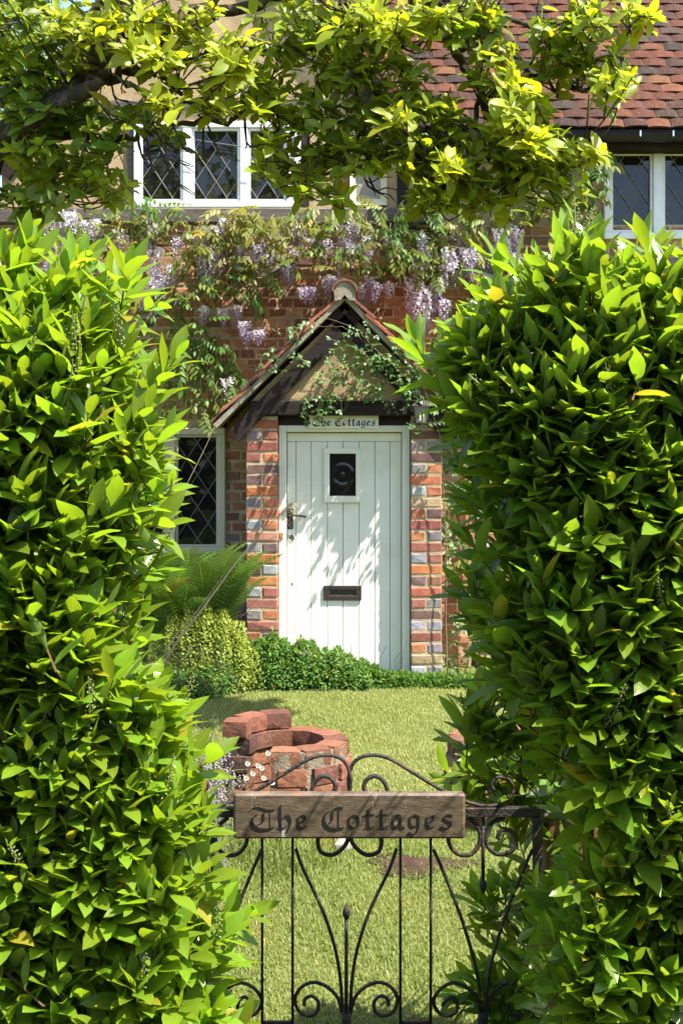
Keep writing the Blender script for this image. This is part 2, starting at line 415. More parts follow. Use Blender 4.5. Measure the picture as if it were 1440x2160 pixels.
mb = MB(); mb.add([(x, y, -0.126) for x in (-60, 60) for y in (-5.2, 0.6)], [(0, 2, 3, 1)])
mb.obj('lane', simple_mat('asphalt', (0.05, 0.05, 0.052), 0.9, 0.3, 20, 0.4, 140, 0.2), kind='structure')
nT = 26000; cT = np.stack([rng.uniform(-16, 16, nT), rng.normal(-9.5, 1.3, nT), -0.1+8.5*rng.random(nT)**0.8*(0.72+0.28*np.sin(np.linspace(0, 1, nT)*0))], 1)
cT[:, 2] *= 0.75+0.25*np.sin(cT[:, 0]*0.9+1)*np.sin(cT[:, 0]*0.37)
uT = rng.normal(0, 1, (nT, 3)); uT /= np.linalg.norm(uT, axis=1, keepdims=True); wT = np.cross(uT, rng.normal(0, 1, (nT, 3))); wT /= np.linalg.norm(wT, axis=1, keepdims=True)
vT = np.stack([cT-uT*.22, cT+wT*.11, cT+uT*.22, cT-wT*.11], 1).reshape(-1, 3)
wood = link('roadside_trees', np_mesh('roadside_trees', vT, np.arange(nT*4).reshape(-1, 4)), simple_mat('roadside_tree_leaves', (0.06, 0.10, 0.02), 0.6, 0.5, 2, 0)); wood['kind'] = 'stuff'; wood['label'] = 'thick belt of roadside trees across the lane'
# ---------------------------------------------------------------- cottage
YP, YW = 8.51, 9.33
cottage = thing('cottage', 'old brick and render cottage with tiled roofs and a gabled white door porch', 'house', (0, YW, 0))
PAL_PIER = [((0.56,0.215,0.085),5), ((0.48,0.165,0.095),4), ((0.34,0.125,0.095),4), ((0.21,0.12,0.105),3), ((0.48,0.34,0.20),2), ((0.46,0.205,0.15),3)]
PAL_HEAD = [((0.40,0.40,0.42),5), ((0.22,0.14,0.13),3), ((0.52,0.20,0.10),3), ((0.42,0.17,0.12),3), ((0.30,0.26,0.26),2)]
PAL_WALL = [((0.48,0.23,0.125),5), ((0.40,0.185,0.105),5), ((0.31,0.15,0.092),5), ((0.20,0.12,0.088),3), ((0.52,0.29,0.16),2), ((0.27,0.23,0.23),1), ((0.50,0.33,0.22),2)]
def pick(pal):
    t = random.random() * sum(w for _, w in pal)
    for c, w in pal:
        t -= w
        if t <= 0: break
    k = random.uniform(0.82, 1.15)
    return (c[0]*k, c[1]*k*random.uniform(0.9, 1.1), c[2]*k, 1)
BR = {}
def brick_meshes(lx, ly, lz, n=4, b=0.007, jit=0.0014):
    key = (round(lx, 3), round(ly, 3), round(lz, 3))
    if key not in BR:
        BR[key] = []
        for i in range(n):
            v, f = cham(lx, ly, lz, b, jit)
            me = bpy.data.meshes.new('brick'); me.from_pydata([tuple(p) for p in v], [], f); me.update()
            me.materials.append(M['brick']); BR[key].append((me, v, f))
    return BR[key]
def place_brick(parent, cx, cy, cz, l, d, h, col, rotz=0.0, stuff=None, jit=0.003):
    me, v, f = random.choice(brick_meshes(l, d, h))
    c = Vector((cx + random.uniform(-jit, jit), cy + random.uniform(-jit, jit)*0.8, cz + random.uniform(-jit, jit)*0.5))
    mat = Matrix.Translation(c) @ Matrix.Rotation(rotz + random.uniform(-0.012, 0.012), 4, 'Z') @ Matrix.Rotation(random.uniform(-0.01, 0.01), 4, 'Y')
    if stuff is not None:
        stuff.add([mat @ Vector(p) for p in v], f, col)
    else:
        link('brick', me, None, parent, mat, col)

def clip_poly(poly, x0, x1, z0, z1):
    def cut(P, f):
        out = []
        for i in range(len(P)):
            a, b = P[i], P[(i+1) % len(P)]; fa, fb = f(a), f(b)
            if fa >= 0: out.append(a)
            if fa*fb < 0:
                t = fa/(fa-fb); out.append((a[0]+(b[0]-a[0])*t, a[1]+(b[1]-a[1])*t))
        return out
    for f in (lambda p: p[0]-x0, lambda p: x1-p[0], lambda p: p[1]-z0, lambda p: z1-p[1]):
        poly = cut(poly, f)
        if len(poly) < 3: return []
    return poly
# main wall : mortar core with bricks standing proud
ZJ = WZ(474, YW)                                   # underside of the jetty beam
win_low = (WX(255, YW), WX(476, YW), WZ(1168, YW), WZ(903, YW))   # lower left window opening
def rect_poly(x0, x1, z0, z1): return [(x0, z0), (x1, z0), (x1, z1), (x0, z1)]
def wall_with_hole(mb, poly, hole, y0, y1):
    x0, x1, z0, z1 = hole; B_ = 50
    for r in ((-B_, x0, -B_, B_), (x1, B_, -B_, B_), (x0, x1, -B_, z0), (x0, x1, z1, B_)):
        p = clip_poly(list(poly), *r)
        if len(p) >= 3: mb.prism(p, y0, y1)
mb = MB(); wall_with_hole(mb, rect_poly(-3.5, 4.3, -0.1, ZJ), win_low, YW - 0.0015, YW + 0.25)
mb.box(win_low[0]-0.1, win_low[1]+0.1, YW+0.26, YW+0.3, win_low[2]-0.1, win_low[3]+0.1)
wall = mb.obj('wall', M['mortar'], cottage)
stuff = MB(); cand = []
z = 0.0; row = 0
while z + 0.07 < ZJ:
    x = -3.5 + (0.0 if row % 2 else -0.16); k = row % 2
    while x < 4.3:
        l = 0.215 if k % 2 == 0 else 0.1025
        cx = x + l/2; x += l + 0.01; k += 1
        if win_low[2]-0.05 < z+0.035 < win_low[3]+0.03:
            a_, b_ = cx-l/2, cx+l/2; w0, w1 = win_low[0]-0.008, win_low[1]+0.008
            if a_ < w1 and b_ > w0:
                if a_ < w0 and w0-a_ > 0.03: b_ = w0
                elif b_ > w1 and b_-w1 > 0.03: a_ = w1
                else: continue
                cx, l = (a_+b_)/2, round(b_-a_, 2)
        if -0.60 < cx < 0.64 and z < 1.75: continue     # behind the porch
        cand.append((cx, z + 0.0375, l))
    z += 0.075; row += 1
def vis(cx, cz):
    px = CX + cx/YW*F; py = HY - (cz-CZ)/YW*F
    if 500 < py < 905 and 285 < px < 530: return 3
    if 495 < py < 720 and 520 <= px < 940: return 3
    if 600 < py < 1200 and 925 < px < 1040: return 3
    if 900 <= py < 1180 and 470 < px < 530: return 2
    if 475 < py < 1200 and 200 < px < 1080: return 1
    return 0
cand = sorted(cand, key=lambda c: -vis(c[0], c[1]) + random.random()*0.01)
WALL_N = 228
for i, (cx, cz, l) in enumerate(cand):
    place_brick(wall, cx, YW + 0.03, cz, l, 0.07, 0.065, pick(PAL_WALL), stuff=None if i < WALL_N else stuff)
o = stuff.obj('brickwork', M['brick_stuff'], wall, kind='stuff')

# jetty beam and upper rendered gable
ZB = WZ(440, YW)
mb = MB(); mb.box(-3.3, 0.66, YW - 0.05, YW + 0.14, ZJ + 0.002, ZB, bev=0.012); mb.obj('jetty_beam', M['old_timber'], cottage)
GX, GS = WX(451, YW), 1.333
GZ = WZ(-290, YW)
EX = 1.56                                           # half width of the gable at its eaves
EZ = GZ - EX * GS
up_win = (WX(283, YW), WX(634, YW), WZ(440, YW) + 0.004, WZ(258, YW))
mb = MB()
wall_with_hole(mb, [(GX-EX, ZB+0.002), (GX+EX, ZB+0.002), (GX+EX, EZ), (GX, GZ), (GX-EX, EZ)], up_win, YW + 0.02, YW + 0.2)
mb.box(up_win[0]-0.1, up_win[1]+0.1, YW+0.21, YW+0.25, up_win[2]-0.1, up_win[3]+0.1)
upper = mb.obj('upper_wall', M['render'], cottage)
def timber(x0, x1, z0, z1, proud=0.012, mat='old_timber', name='timber_post'):
    mb = MB(); mb.box(x0, x1, YW + 0.02 - proud, YW + 0.1, z0, z1, bev=0.006); return mb.obj(name, M[mat], cottage)
timber(WX(268, YW), WX(283, YW)-0.001, ZB+0.003, WZ(230, YW), 0.02)
timber(WX(636, YW), WX(652, YW), ZB+0.003, WZ(230, YW), 0.02, 'timber')
timber(WX(838, YW), WX(862, YW), ZB+0.003, EZ, 0.02, 'timber')
timber(WX(60, YW), WX(652, YW), WZ(229, YW), WZ(212, YW), 0.025, 'old_timber', 'timber_rail')
# dark rafters and pale verge along the gable slopes
def sloped(x0, z0, x1, z1, t0, t1, y0, y1, name, mat, parent, kind=None):
    """a bar along the line (x0,z0)-(x1,z1); t0..t1 offsets perpendicular (upwards positive)"""
    d = Vector((x1-x0, z1-z0)).normalized(); n = Vector((-d.y, d.x))
    if n.y < 0: n = -n
    pts = [(x0+n.x*t0, z0+n.y*t0), (x1+n.x*t0, z1+n.y*t0), (x1+n.x*t1, z1+n.y*t1), (x0+n.x*t1, z0+n.y*t1)]
    a = sum((pts[i][0]*pts[(i+1) % 4][1]-pts[(i+1) % 4][0]*pts[i][1]) for i in range(4))
    if a < 0: pts = pts[::-1]
    mb = MB(); mb.prism(pts, y0, y1); return mb.obj(name, mat, parent, kind=kind)
for s in (-1, 1):
    ex, ez = GX + s*(EX+0.10), EZ - 0.10*GS
    sloped(ex, ez, GX, GZ, -0.20, -0.075, YW-0.03, YW+0.05, 'gable_rafter', M['timber'], cottage)
    sloped(ex, ez, GX, GZ, -0.055, -0.02, YW-0.10, YW+0.3, 'verge_strip', M['verge'], cottage)

# tiled roofs -----------------------------------------------------------
PAL_TILE = [((0.110,0.042,0.022),5), ((0.135,0.052,0.026),4), ((0.080,0.036,0.023),5), ((0.045,0.030,0.024),4), ((0.175,0.076,0.036),2), ((0.066,0.039,0.029),3)]
PAL_PTILE = [((0.40,0.14,0.085),5), ((0.46,0.17,0.10),4), ((0.28,0.10,0.07),3), ((0.16,0.09,0.08),2)]
def tile_template(w=0.163, l=0.26, th=0.017, camber=0.008, n=4):
    out = []
    for _ in range(n):
        nx = 4; V = []; Fs = []
        ll = l + random.uniform(-0.004, 0.004); sk = random.uniform(-0.004, 0.004)
        for side in (1, 0):
            for i in range(nx+1):
                u = -0.5 + i/nx; h = camber*(1-4*u*u) + random.uniform(-0.0012, 0.0012) + (th if side else 0)
                V.append((u*w, sk*u*2, h)); V.append((u*w, ll, h + 0.0))
        T = 2*(nx+1)
        for i in range(nx):
            a = 2*i; Fs.append((a, a+2, a+3, a+1)); b = T + 2*i; Fs.append((b, b+1, b+3, b+2))
            Fs.append((a, T+a, T+a+2, a+2))
        Fs.append((0, 1, T+1, T)); e = 2*nx; Fs.append((e, T+e, T+e+1, e+1))
        out.append((V, Fs))
    return out
TILES = tile_template()
TILE_ME = []
for v, f in TILES:
    me = bpy.data.meshes.new('tile'); me.from_pydata(v, [], f); me.update(); me.materials.append(M['tile']); TILE_ME.append(me)
def lay_tiles(name, parent, mat4, x0, x1, slope_len, gauge=0.1, keep=None, want=None, limit=300, tilt=0.085, pal=None):
    """tiles on a slope; mat4 takes (along eave, up the slope, out of the slope) to the world"""
    rows = int(slope_len / gauge) + 1; st = MB(); spots = []
    for r in range(rows):
        x = x0 + (0.082 if r % 2 else 0.0) + random.uniform(-0.006, 0.006)
        while x < x1:
            if keep is None or keep(x, r*gauge): spots.append((x, r*gauge))
            x += 0.166 + random.uniform(-0.002, 0.003)
    spots.sort(key=lambda s: -(want(*s) if want else 0))
    for i, (x, s) in enumerate(spots):
        k = random.randrange(len(TILES))
        m = mat4 @ Matrix.Translation((x, s + random.uniform(-0.006, 0.006), 0.004 + random.uniform(0, 0.004))) @ \
            Matrix.Rotation(-tilt + random.uniform(-0.018, 0.012), 4, 'X') @ Matrix.Rotation(random.uniform(-0.02, 0.02), 4, 'Z') @ Matrix.Rotation(random.uniform(-0.02, 0.02), 4, 'Y')
        c = pick(pal or PAL_TILE); c = c if pal else (c[0]*.88, c[1]*.84, c[2]*.84, 1)
        if i < limit and (want is None or want(x, s) > 0): link('tile', TILE_ME[k], None, parent, m, c)
        else: st.add([m @ Vector(p) for p in TILES[k][0]], TILES[k][1], c)
    if st.v: st.obj(name, M['tile_stuff'], parent, kind='stuff')
# right hand main roof
TH = R(53); EY = YW - 0.24; EZR = WZ(272, EY)
rx0, rx1 = 0.30, 4.4
L = 2.9
def plane_mat(origin, xdir, up):
    x = Vector(xdir).normalized(); y = Vector(up).normalized(); n = x.cross(y)
    return Matrix(((x.x, y.x, n.x, origin[0]), (x.y, y.y, n.y, origin[1]), (x.z, y.z, n.z, origin[2]), (0, 0, 0, 1)))
PMr = plane_mat((0, EY, EZR), (1, 0, 0), (0, math.cos(TH), math.sin(TH)))
mb = MB(); up = Vector((0, math.cos(TH), math.sin(TH))); nn = Vector((1, 0, 0)).cross(up)
valley = lambda s_: GX + max(0.0, (GZ-(EZR+s_*math.sin(TH)))/GS) + 0.02
mb.add([Vector((x if x else valley(s_), EY, EZR)) + up*s_ - nn*t for x in (0, rx1) for s_ in (0.03, L) for t in (0.02, 0.06)],
       [(0,1,3,2), (4,6,7,5), (0,2,6,4), (1,5,7,3), (0,4,5,1), (2,3,7,6)])
roof = mb.obj('roof', M['timber'], cottage)
def keep_r(x, s):
    wx = x; wz = EZR + s*math.sin(TH)
    return wz < GZ - 0.0 and wx > GX + max(0.0, (GZ - wz)/GS) - 0.02 or wz >= GZ
def want_r(x, s):
    y = EY + s*math.cos(TH); zz = EZR + s*math.sin(TH); px = CX + x/y*F; py = HY - (zz-CZ)/y*F
    if not (-12 < py < 290 and 780 < px < 1460): return 0
    return 1 + (px-780)/700
lay_tiles('tile_field', roof, PMr, -0.9, rx1, L, keep=keep_r, want=want_r, limit=290)
# gable roof slopes (seen edge on)
for s in (-1, 1):
    d = Vector((-s*1.0, 0, GS)).normalized()
    ex, ez = GX + s*(EX+0.10), EZ - 0.10*GS
    Ls = (Vector((GX, 0, GZ)) - Vector((ex, 0, ez))).length
    xd = Vector((0, 1, 0)) if s > 0 else Vector((0, -1, 0))
    PM = plane_mat((ex, YW, ez), xd, d)
    a0, a1 = (-0.02, 1.9) if s > 0 else (-1.9, 0.12)
    mb = MB(); n = xd.cross(d); o0 = Vector((ex, 0, ez))
    mb.add([o0 + Vector((0, y, 0)) + d*q - n*t for y in (YW-0.08, YW+2.0) for q in (0, Ls) for t in (0.018, 0.0)],
           [(0,1,3,2), (4,6,7,5), (0,2,6,4), (1,5,7,3), (0,4,5,1), (2,3,7,6)])
    gr = mb.obj('gable_roof', M['timber'], cottage)
    lay_tiles('tile_field', gr, PM, a0, a1, Ls)
# gutter, fascia
mb = MB(); gy = EY - 0.055; gzz = WZ(283, gy)
prof = [(math.cos(a)*0.055, math.sin(a)*0.055) for a in np.linspace(math.pi, 2*math.pi, 8)] + [(0.045, 0.0), (0.0, -0.04), (-0.045, 0.0)]
n = len(prof); V = [(x, gy+p, gzz+q) for x in (0.62, 4.4) for p, q in prof]
mb.add(V, [(i, (i+1) % n, n+(i+1) % n, n+i) for i in range(n)] + [tuple(range(n))[::-1], tuple(range(n, 2*n))])
gut = mb.obj('gutter', M['gutter'], cottage)
for px in (1346, 1415, 1150):
    mb = MB(); x = WX(px, gy); mb.box(x-0.006, x+0.006, gy-0.060, gy+0.0, gzz-0.03, gzz+0.012, bev=0.002); mb.obj('gutter_clip', M['chrome'], gut)
mb = MB(); mb.box(0.62, 4.4, EY+0.005, EY+0.03, EZR-0.12, EZR-0.0); mb.obj('fascia', M['timber'], cottage)
mb = MB(); mb.box(0.62, 4.4, EY+0.035, YW+0.01, EZR-0.125, EZR-0.10); mb.obj('soffit', M['timber'], cottage)
# right wing wall above the brickwork
ZR0 = ZJ + 0.001
rw = (WX(1272, YW), WX(1620, YW), WZ(505, YW), WZ(308, YW))
mb = MB(); mb.box(0.665, rw[0], YW+0.012, YW+0.2, ZR0, EZR-0.10); mb.box(rw[1], 4.3, YW+0.012, YW+0.2, ZR0, EZR-0.10)
mb.box(rw[0]+0.001, rw[1]-0.001, YW+0.012, YW+0.2, ZR0, rw[2]) if rw[2] > ZR0 else None
mb.box(rw[0]+0.001, rw[1]-0.001, YW+0.012, YW+0.2, rw[3]+0.002, EZR-0.10)
mb.obj('wing_wall', M['render'], cottage)
mb = MB(); mb.box(rw[0]-0.05, 4.2, YW-0.03, YW+0.011, rw[3]+0.003, rw[3]+0.075, bev=0.004); mb.obj('lintel_board', M['cream'], cottage)

# windows ----------------------------------------------------------------
def leaded_light(win, x0, x1, z0, z1, y, dw=0.155, dh=0.235, ox=0.0):
    lat = MB(); cxm = (x0+x1)/2 + ox; czm = (z0+z1)/2
    for i in range(-4, 5):
        for j in range(-6, 7):
            if (i + j) % 2: continue
            cx, cz = cxm + i*dw/2, czm + j*dh/2
            P = clip_poly([(cx, cz-dh/2), (cx+dw/2, cz), (cx, cz+dh/2), (cx-dw/2, cz)], x0, x1, z0, z1)
            if len(P) < 3: continue
            ar = abs(sum(P[k][0]*P[(k+1) % len(P)][1]-P[(k+1) % len(P)][0]*P[k][1] for k in range(len(P))))/2
            if ar < 2e-4: continue
            gx, gzc = random.uniform(-0.035, 0.035), random.uniform(-0.035, 0.035)
            mx = sum(p[0] for p in P)/len(P); mz = sum(p[1] for p in P)/len(P)
            me = bpy.data.meshes.new('pane')
            n = len(P)
            yy = [y + (p[0]-mx)*gx + (p[1]-mz)*gzc for p in P]
            Vv = [(p[0], q, p[1]) for p, q in zip(P, yy)] + [(p[0], q+0.004, p[1]) for p, q in zip(P, yy)]
            Ff = [tuple(range(n)), tuple(range(2*n-1, n-1, -1))] + [(k, k+n, (k+1) % n+n, (k+1) % n) for k in range(n)]
            me.from_pydata(Vv, [], Ff); link('pane', me, M['glass'], win)
    # lead came lines in both diagonals
    k = dh/dw
    for sgn in (1, -1):
        for i in range(-14, 15):
            # line z = sgn*k*(x-cxm) + czm + (i+0.5)*dh  -> edges of the diamonds
            c0 = czm + (i + 0.5)*dh
            pts = []
            for xx in (x0, x1):
                zz = sgn*k*(xx-cxm) + c0
                if z0 <= zz <= z1: pts.append((xx, zz))
            for zz in (z0, z1):
                xx = cxm + (zz-c0)/(sgn*k)
                if x0 < xx < x1: pts.append((xx, zz))
            if len(pts) >= 2:
                a, b = pts[0], pts[1]
                if abs(a[0]-b[0]) + abs(a[1]-b[1]) < 0.02: continue
                off = -0.004 if sgn > 0 else -0.0052
                lat.tube([(a[0], y+off, a[1]), (b[0], y+off, b[1])], 0.0042, 6, flat=1.0)
    lat.obj('lead_lattice', M['lead'], win)
def window(x0, x1, z0, z1, y, mull, fw=0.05, mat='white', ox=0.0):
    """frame with mullions (list of (xa, xb)); returns the frame object"""
    xs_ = [x0+fw] + [v for m in mull for v in m] + [x1-fw]
    mb = MB()
    mb.box(x0, x1, y-0.03, y+0.06, z0, z0+fw, bev=0.006); mb.box(x0, x1, y-0.03, y+0.06, z1-fw, z1, bev=0.006)
    for a, b in [(x0, x0+fw)] + list(mull) + [(x1-fw, x1)]:
        mb.box(a, b, y-0.027, y+0.057, z0+fw-0.002, z1-fw+0.002, bev=0.006)
    win = mb.obj('window', M[mat], cottage)
    # opening casement inside each light
    for i in range(0, len(xs_), 2):
        a, b = xs_[i], xs_[i+1]
        s = MB(); sw = 0.018
        s.box(a+0.001, b-0.001, y-0.012, y+0.04, z0+fw+0.001, z0+fw+sw, bev=0.004); s.box(a+0.001, b-0.001, y-0.012, y+0.04, z1-fw-sw, z1-fw-0.001, bev=0.004)
        s.box(a+0.001, a+sw, y-0.010, y+0.038, z0+fw+sw, z1-fw-sw, bev=0.004); s.box(b-sw, b-0.001, y-0.010, y+0.038, z0+fw+sw, z1-fw-sw, bev=0.004)
        s.obj('casement', M[mat], win)
        leaded_light(win, a+sw, b-sw, z0+fw+sw, z1-fw-sw, y+0.02, ox=ox)
    return win
window(up_win[0], up_win[1], up_win[2], up_win[3], YW, [(WX(386, YW), WX(405, YW)), (WX(506, YW), WX(523, YW)), (WX(604, YW), WX(612, YW))], 0.045)
window(win_low[0], win_low[1], win_low[2], win_low[3], YW-0.0, [(WX(352, YW), WX(371, YW))], 0.05, 'cream')
window(rw[0], rw[1], rw[2], rw[3], YW, [(WX(1375, YW), WX(1396, YW)), (WX(1490, YW), WX(1510, YW))], 0.05)
# cream framed niche in the rendered wall
nx0, nx1, nz0, nz1 = WX(738, YW), WX(815, YW), WZ(437, YW)+0.006, WZ(335, YW)
mb = MB(); yo, yi = YW-0.05, YW+0.012
a = [(nx0, nz0), (nx1, nz0), (nx1, nz1), (nx0, nz1)]; ins = 0.045
b = [(nx0+ins, nz0+ins*1.3), (nx1-ins, nz0+ins*1.3), (nx1-ins, nz1-ins), (nx0+ins, nz1-ins)]
V = [(x, yi, z) for x, z in a] + [(x, yo, z) for x, z in a] + [(x, yi-0.005, z) for x, z in b]
mb.add(V, [(0,1,5,4), (1,2,6,5), (2,3,7,6), (3,0,4,7), (4,5,9,8), (5,6,10,9), (6,7,11,10), (7,4,8,11)])
niche = mb.obj('niche_frame', M['cream'], cottage)
mb = MB(); v, f = cham(nx1-nx0-2*ins+0.01, 0.02, nz1-nz0-ins*2.3+0.01, 0.004); mb.add(v + np.array([(nx0+nx1)/2, yi+0.002, (nz0+nz1)/2+ins*0.15]), f); mb.obj('niche_panel', M['stone'], niche)
# thin cable across the upper window
mb = MB(); mb.tube(smooth_path([W(395, 292, YW-0.09), W(480, 305, YW-0.09), W(590, 320, YW-0.09), W(700, 328, YW-0.02)], 5), 0.003, 5); mb.obj('cable', M['lead'], cottage, smooth=True)

# porch ------------------------------------------------------------------
def pier(x0, x1, flip):
    core = MB(); core.box(x0+0.004, x1-0.004, YP+0.0035, YW+0.010, -0.05, 1.800)
    p = core.obj('porch_pier', M['mortar'], cottage)
    st = MB(); w = x1-x0; row = 0; z = -0.02
    while z < 1.74:
        if row % 2 == flip:
            for k in (0, 1):
                l = w/2-0.005; cx = x0 + l/2 + k*(l+0.01)
                place_brick(p, cx, YP+0.05, z+0.0325+0.005, l, 0.1, 0.0655, pick(PAL_HEAD))
        else:
            place_brick(p, (x0+x1)/2, YP+0.05, z+0.0325+0.005, w, 0.1, 0.0655, pick(PAL_PIER))
        # side wall running back to the house
        yy = YP + 0.11
        while yy < YW-0.05:
            l = 0.215 if (row % 2) else 0.1025
            l = min(l, YW-0.012-yy)
            if l > 0.04: place_brick(p, (x0+x1)/2, yy+l/2, z+0.0375, w, l-0.004, 0.0655, pick(PAL_WALL), stuff=st, jit=0.001)
            yy += l+0.008
        z += 0.0752; row += 1
    st.obj('side_brickwork', M['brick_stuff'], p, kind='stuff')
PX0, PX1 = WX(519, YP), WX(586, YP); QX0, QX1 = WX(866, YP), WX(932, YP)
pier(PX0, PX1, 0); pier(QX0, QX1, 1)
YD = YP + 0.115                                      # door face
mb = MB(); fx0, fx1 = PX1+0.002, QX0-0.002
fz = WZ(897, YP+0.07)
mb.box(fx0, fx0+0.052, YP+0.055, YP+0.2, -0.02, fz, bev=0.004); mb.box(fx1-0.052, fx1, YP+0.055, YP+0.2, -0.02, fz, bev=0.004)
mb.box(fx0+0.0525, fx1-0.0525, YP+0.057, YP+0.2, fz-0.045, fz-0.001, bev=0.004)
dframe = mb.obj('door_frame', M['door'], cottage)
mb = MB(); mb.box(fx0, fx1, YP+0.06, YP+0.2, fz+0.002, WZ(872, YP)-0.0, bev=0.004); mb.obj('transom_board', M['timber'], cottage)
# door of vertical planks
dx0, dx1, dz0, dz1 = fx0+0.055, fx1-0.055, 0.01, fz-0.048
mb = MB(); mb.box(dx0, dx1, YD+0.012, YD+0.05, dz0, dz1)
door = mb.obj('door', M['groove'], cottage)
edges = [dx0] + [WX(p, YD) for p in (624, 656, 690, 723, 757, 790, 822)] + [dx1]
for a, b in zip(edges[:-1], edges[1:]):
    mb = MB(); mb.box(a+0.0016, b-0.0016, YD+random.uniform(-0.0006, 0.0006), YD+0.011, dz0+0.004, dz1-0.062, bev=0.0035); mb.obj('plank', M['door'], door)
mb = MB(); mb.box(dx0+0.001, dx1-0.001, YD-0.001, YD+0.011, dz1-0.060, dz1-0.002, bev=0.003); mb.obj('top_rail', M['door'], door)
g = (WX(683, YD), WX(760, YD), WZ(1060, YD), WZ(945, YD)); gi = (WX(695, YD), WX(750, YD), WZ(1046, YD), WZ(957, YD))
mb = MB()
mb.box(g[0], g[1], YD-0.020, YD-0.0012, g[2], gi[2], bev=0.003); mb.box(g[0], g[1], YD-0.020, YD-0.0012, gi[3], g[3], bev=0.003)
mb.box(g[0], gi[0], YD-0.0195, YD-0.0012, gi[2]-0.001, gi[3]+0.001, bev=0.003); mb.box(gi[1], g[1], YD-0.0195, YD-0.0012, gi[2]-0.001, gi[3]+0.001, bev=0.003)
mb.obj('glazing_frame', M['door'], door)
mb = MB(); hw, hh = (gi[1]-gi[0])/2, (gi[3]-gi[2])/2
mb.box(-hw, hw, -0.003, 0.002, -hh, hh)
gl = link('door_glass', mb.mesh('door_glass'), M['bull'], door, Matrix.Translation(((gi[0]+gi[1])/2, YD-0.0055, (gi[2]+gi[3])/2)))
mb = MB(); lb = (WX(682, YD), WX(762, YD), WZ(1266, YD), WZ(1235, YD)); li = (WX(695, YD), WX(750, YD), WZ(1256, YD), WZ(1244, YD))
mb.box(lb[0], lb[1], YD-0.014, YD-0.0012, lb[2], li[2], bev=0.003); mb.box(lb[0], lb[1], YD-0.014, YD-0.0012, li[3], lb[3], bev=0.003)
mb.box(lb[0], li[0], YD-0.0135, YD-0.0012, li[2]-0.001, li[3]+0.001, bev=0.002); mb.box(li[1], lb[1], YD-0.0135, YD-0.0012, li[2]-0.001, li[3]+0.001, bev=0.002)
mb.box(li[0]+0.001, li[1]-0.001, YD-0.004, YD-0.0013, li[2], li[3])
mb.obj('letter_plate', M['brownmetal'], door)
mb = MB(); mb.box(WX(606, YD), WX(618, YD), YD-0.012, YD-0.0012, WZ(1116, YD), WZ(1073, YD), bev=0.003)
mb.tube([(WX(612, YD), YD-0.012, WZ(1087, YD)), (WX(612, YD), YD-0.042, WZ(1087, YD))], 0.009, 8)
mb.tube(smooth_path([(WX(611, YD), YD-0.042, WZ(1086, YD)), (WX(628, YD), YD-0.046, WZ(1087, YD)), (WX(646, YD), YD-0.044, WZ(1089, YD))], 4), [0.0075]*4+[0.0085]*5, 8)
mb.obj('handle', M['letters'], door, smooth=False)
mb = MB(); cx, cz = WX(615, YD), WZ(1133, YD)
mb.tube([(cx, YD-0.001, cz), (cx, YD-0.008, cz), (cx, YD-0.011, cz)], [0.024, 0.024, 0.019], 18); mb.tube([(cx, YD-0.0112, cz), (cx, YD-0.017, cz)], 0.009, 10)
mb.obj('lock_cover', M['chrome'], door)
mb = MB(); mb.tube([(WX(615.5, YD), YD-0.0012, WZ(1229, YD)), (WX(616.5, YD), YD-0.0012, WZ(1235, YD))], 0.004, 6); mb.obj('keyhole', M['letters'], door)
mb = MB(); bx, bz = WX(593.5, YP+0.055), WZ(1130, YP+0.055)
mb.box(bx-0.013, bx+0.013, YP+0.047, YP+0.0545, bz-0.024, bz+0.024, bev=0.003); mb.tube([(bx, YP+0.047, bz), (bx, YP+0.042, bz)], 0.007, 10)
mb.obj('door_bell', M['brass'], dframe)
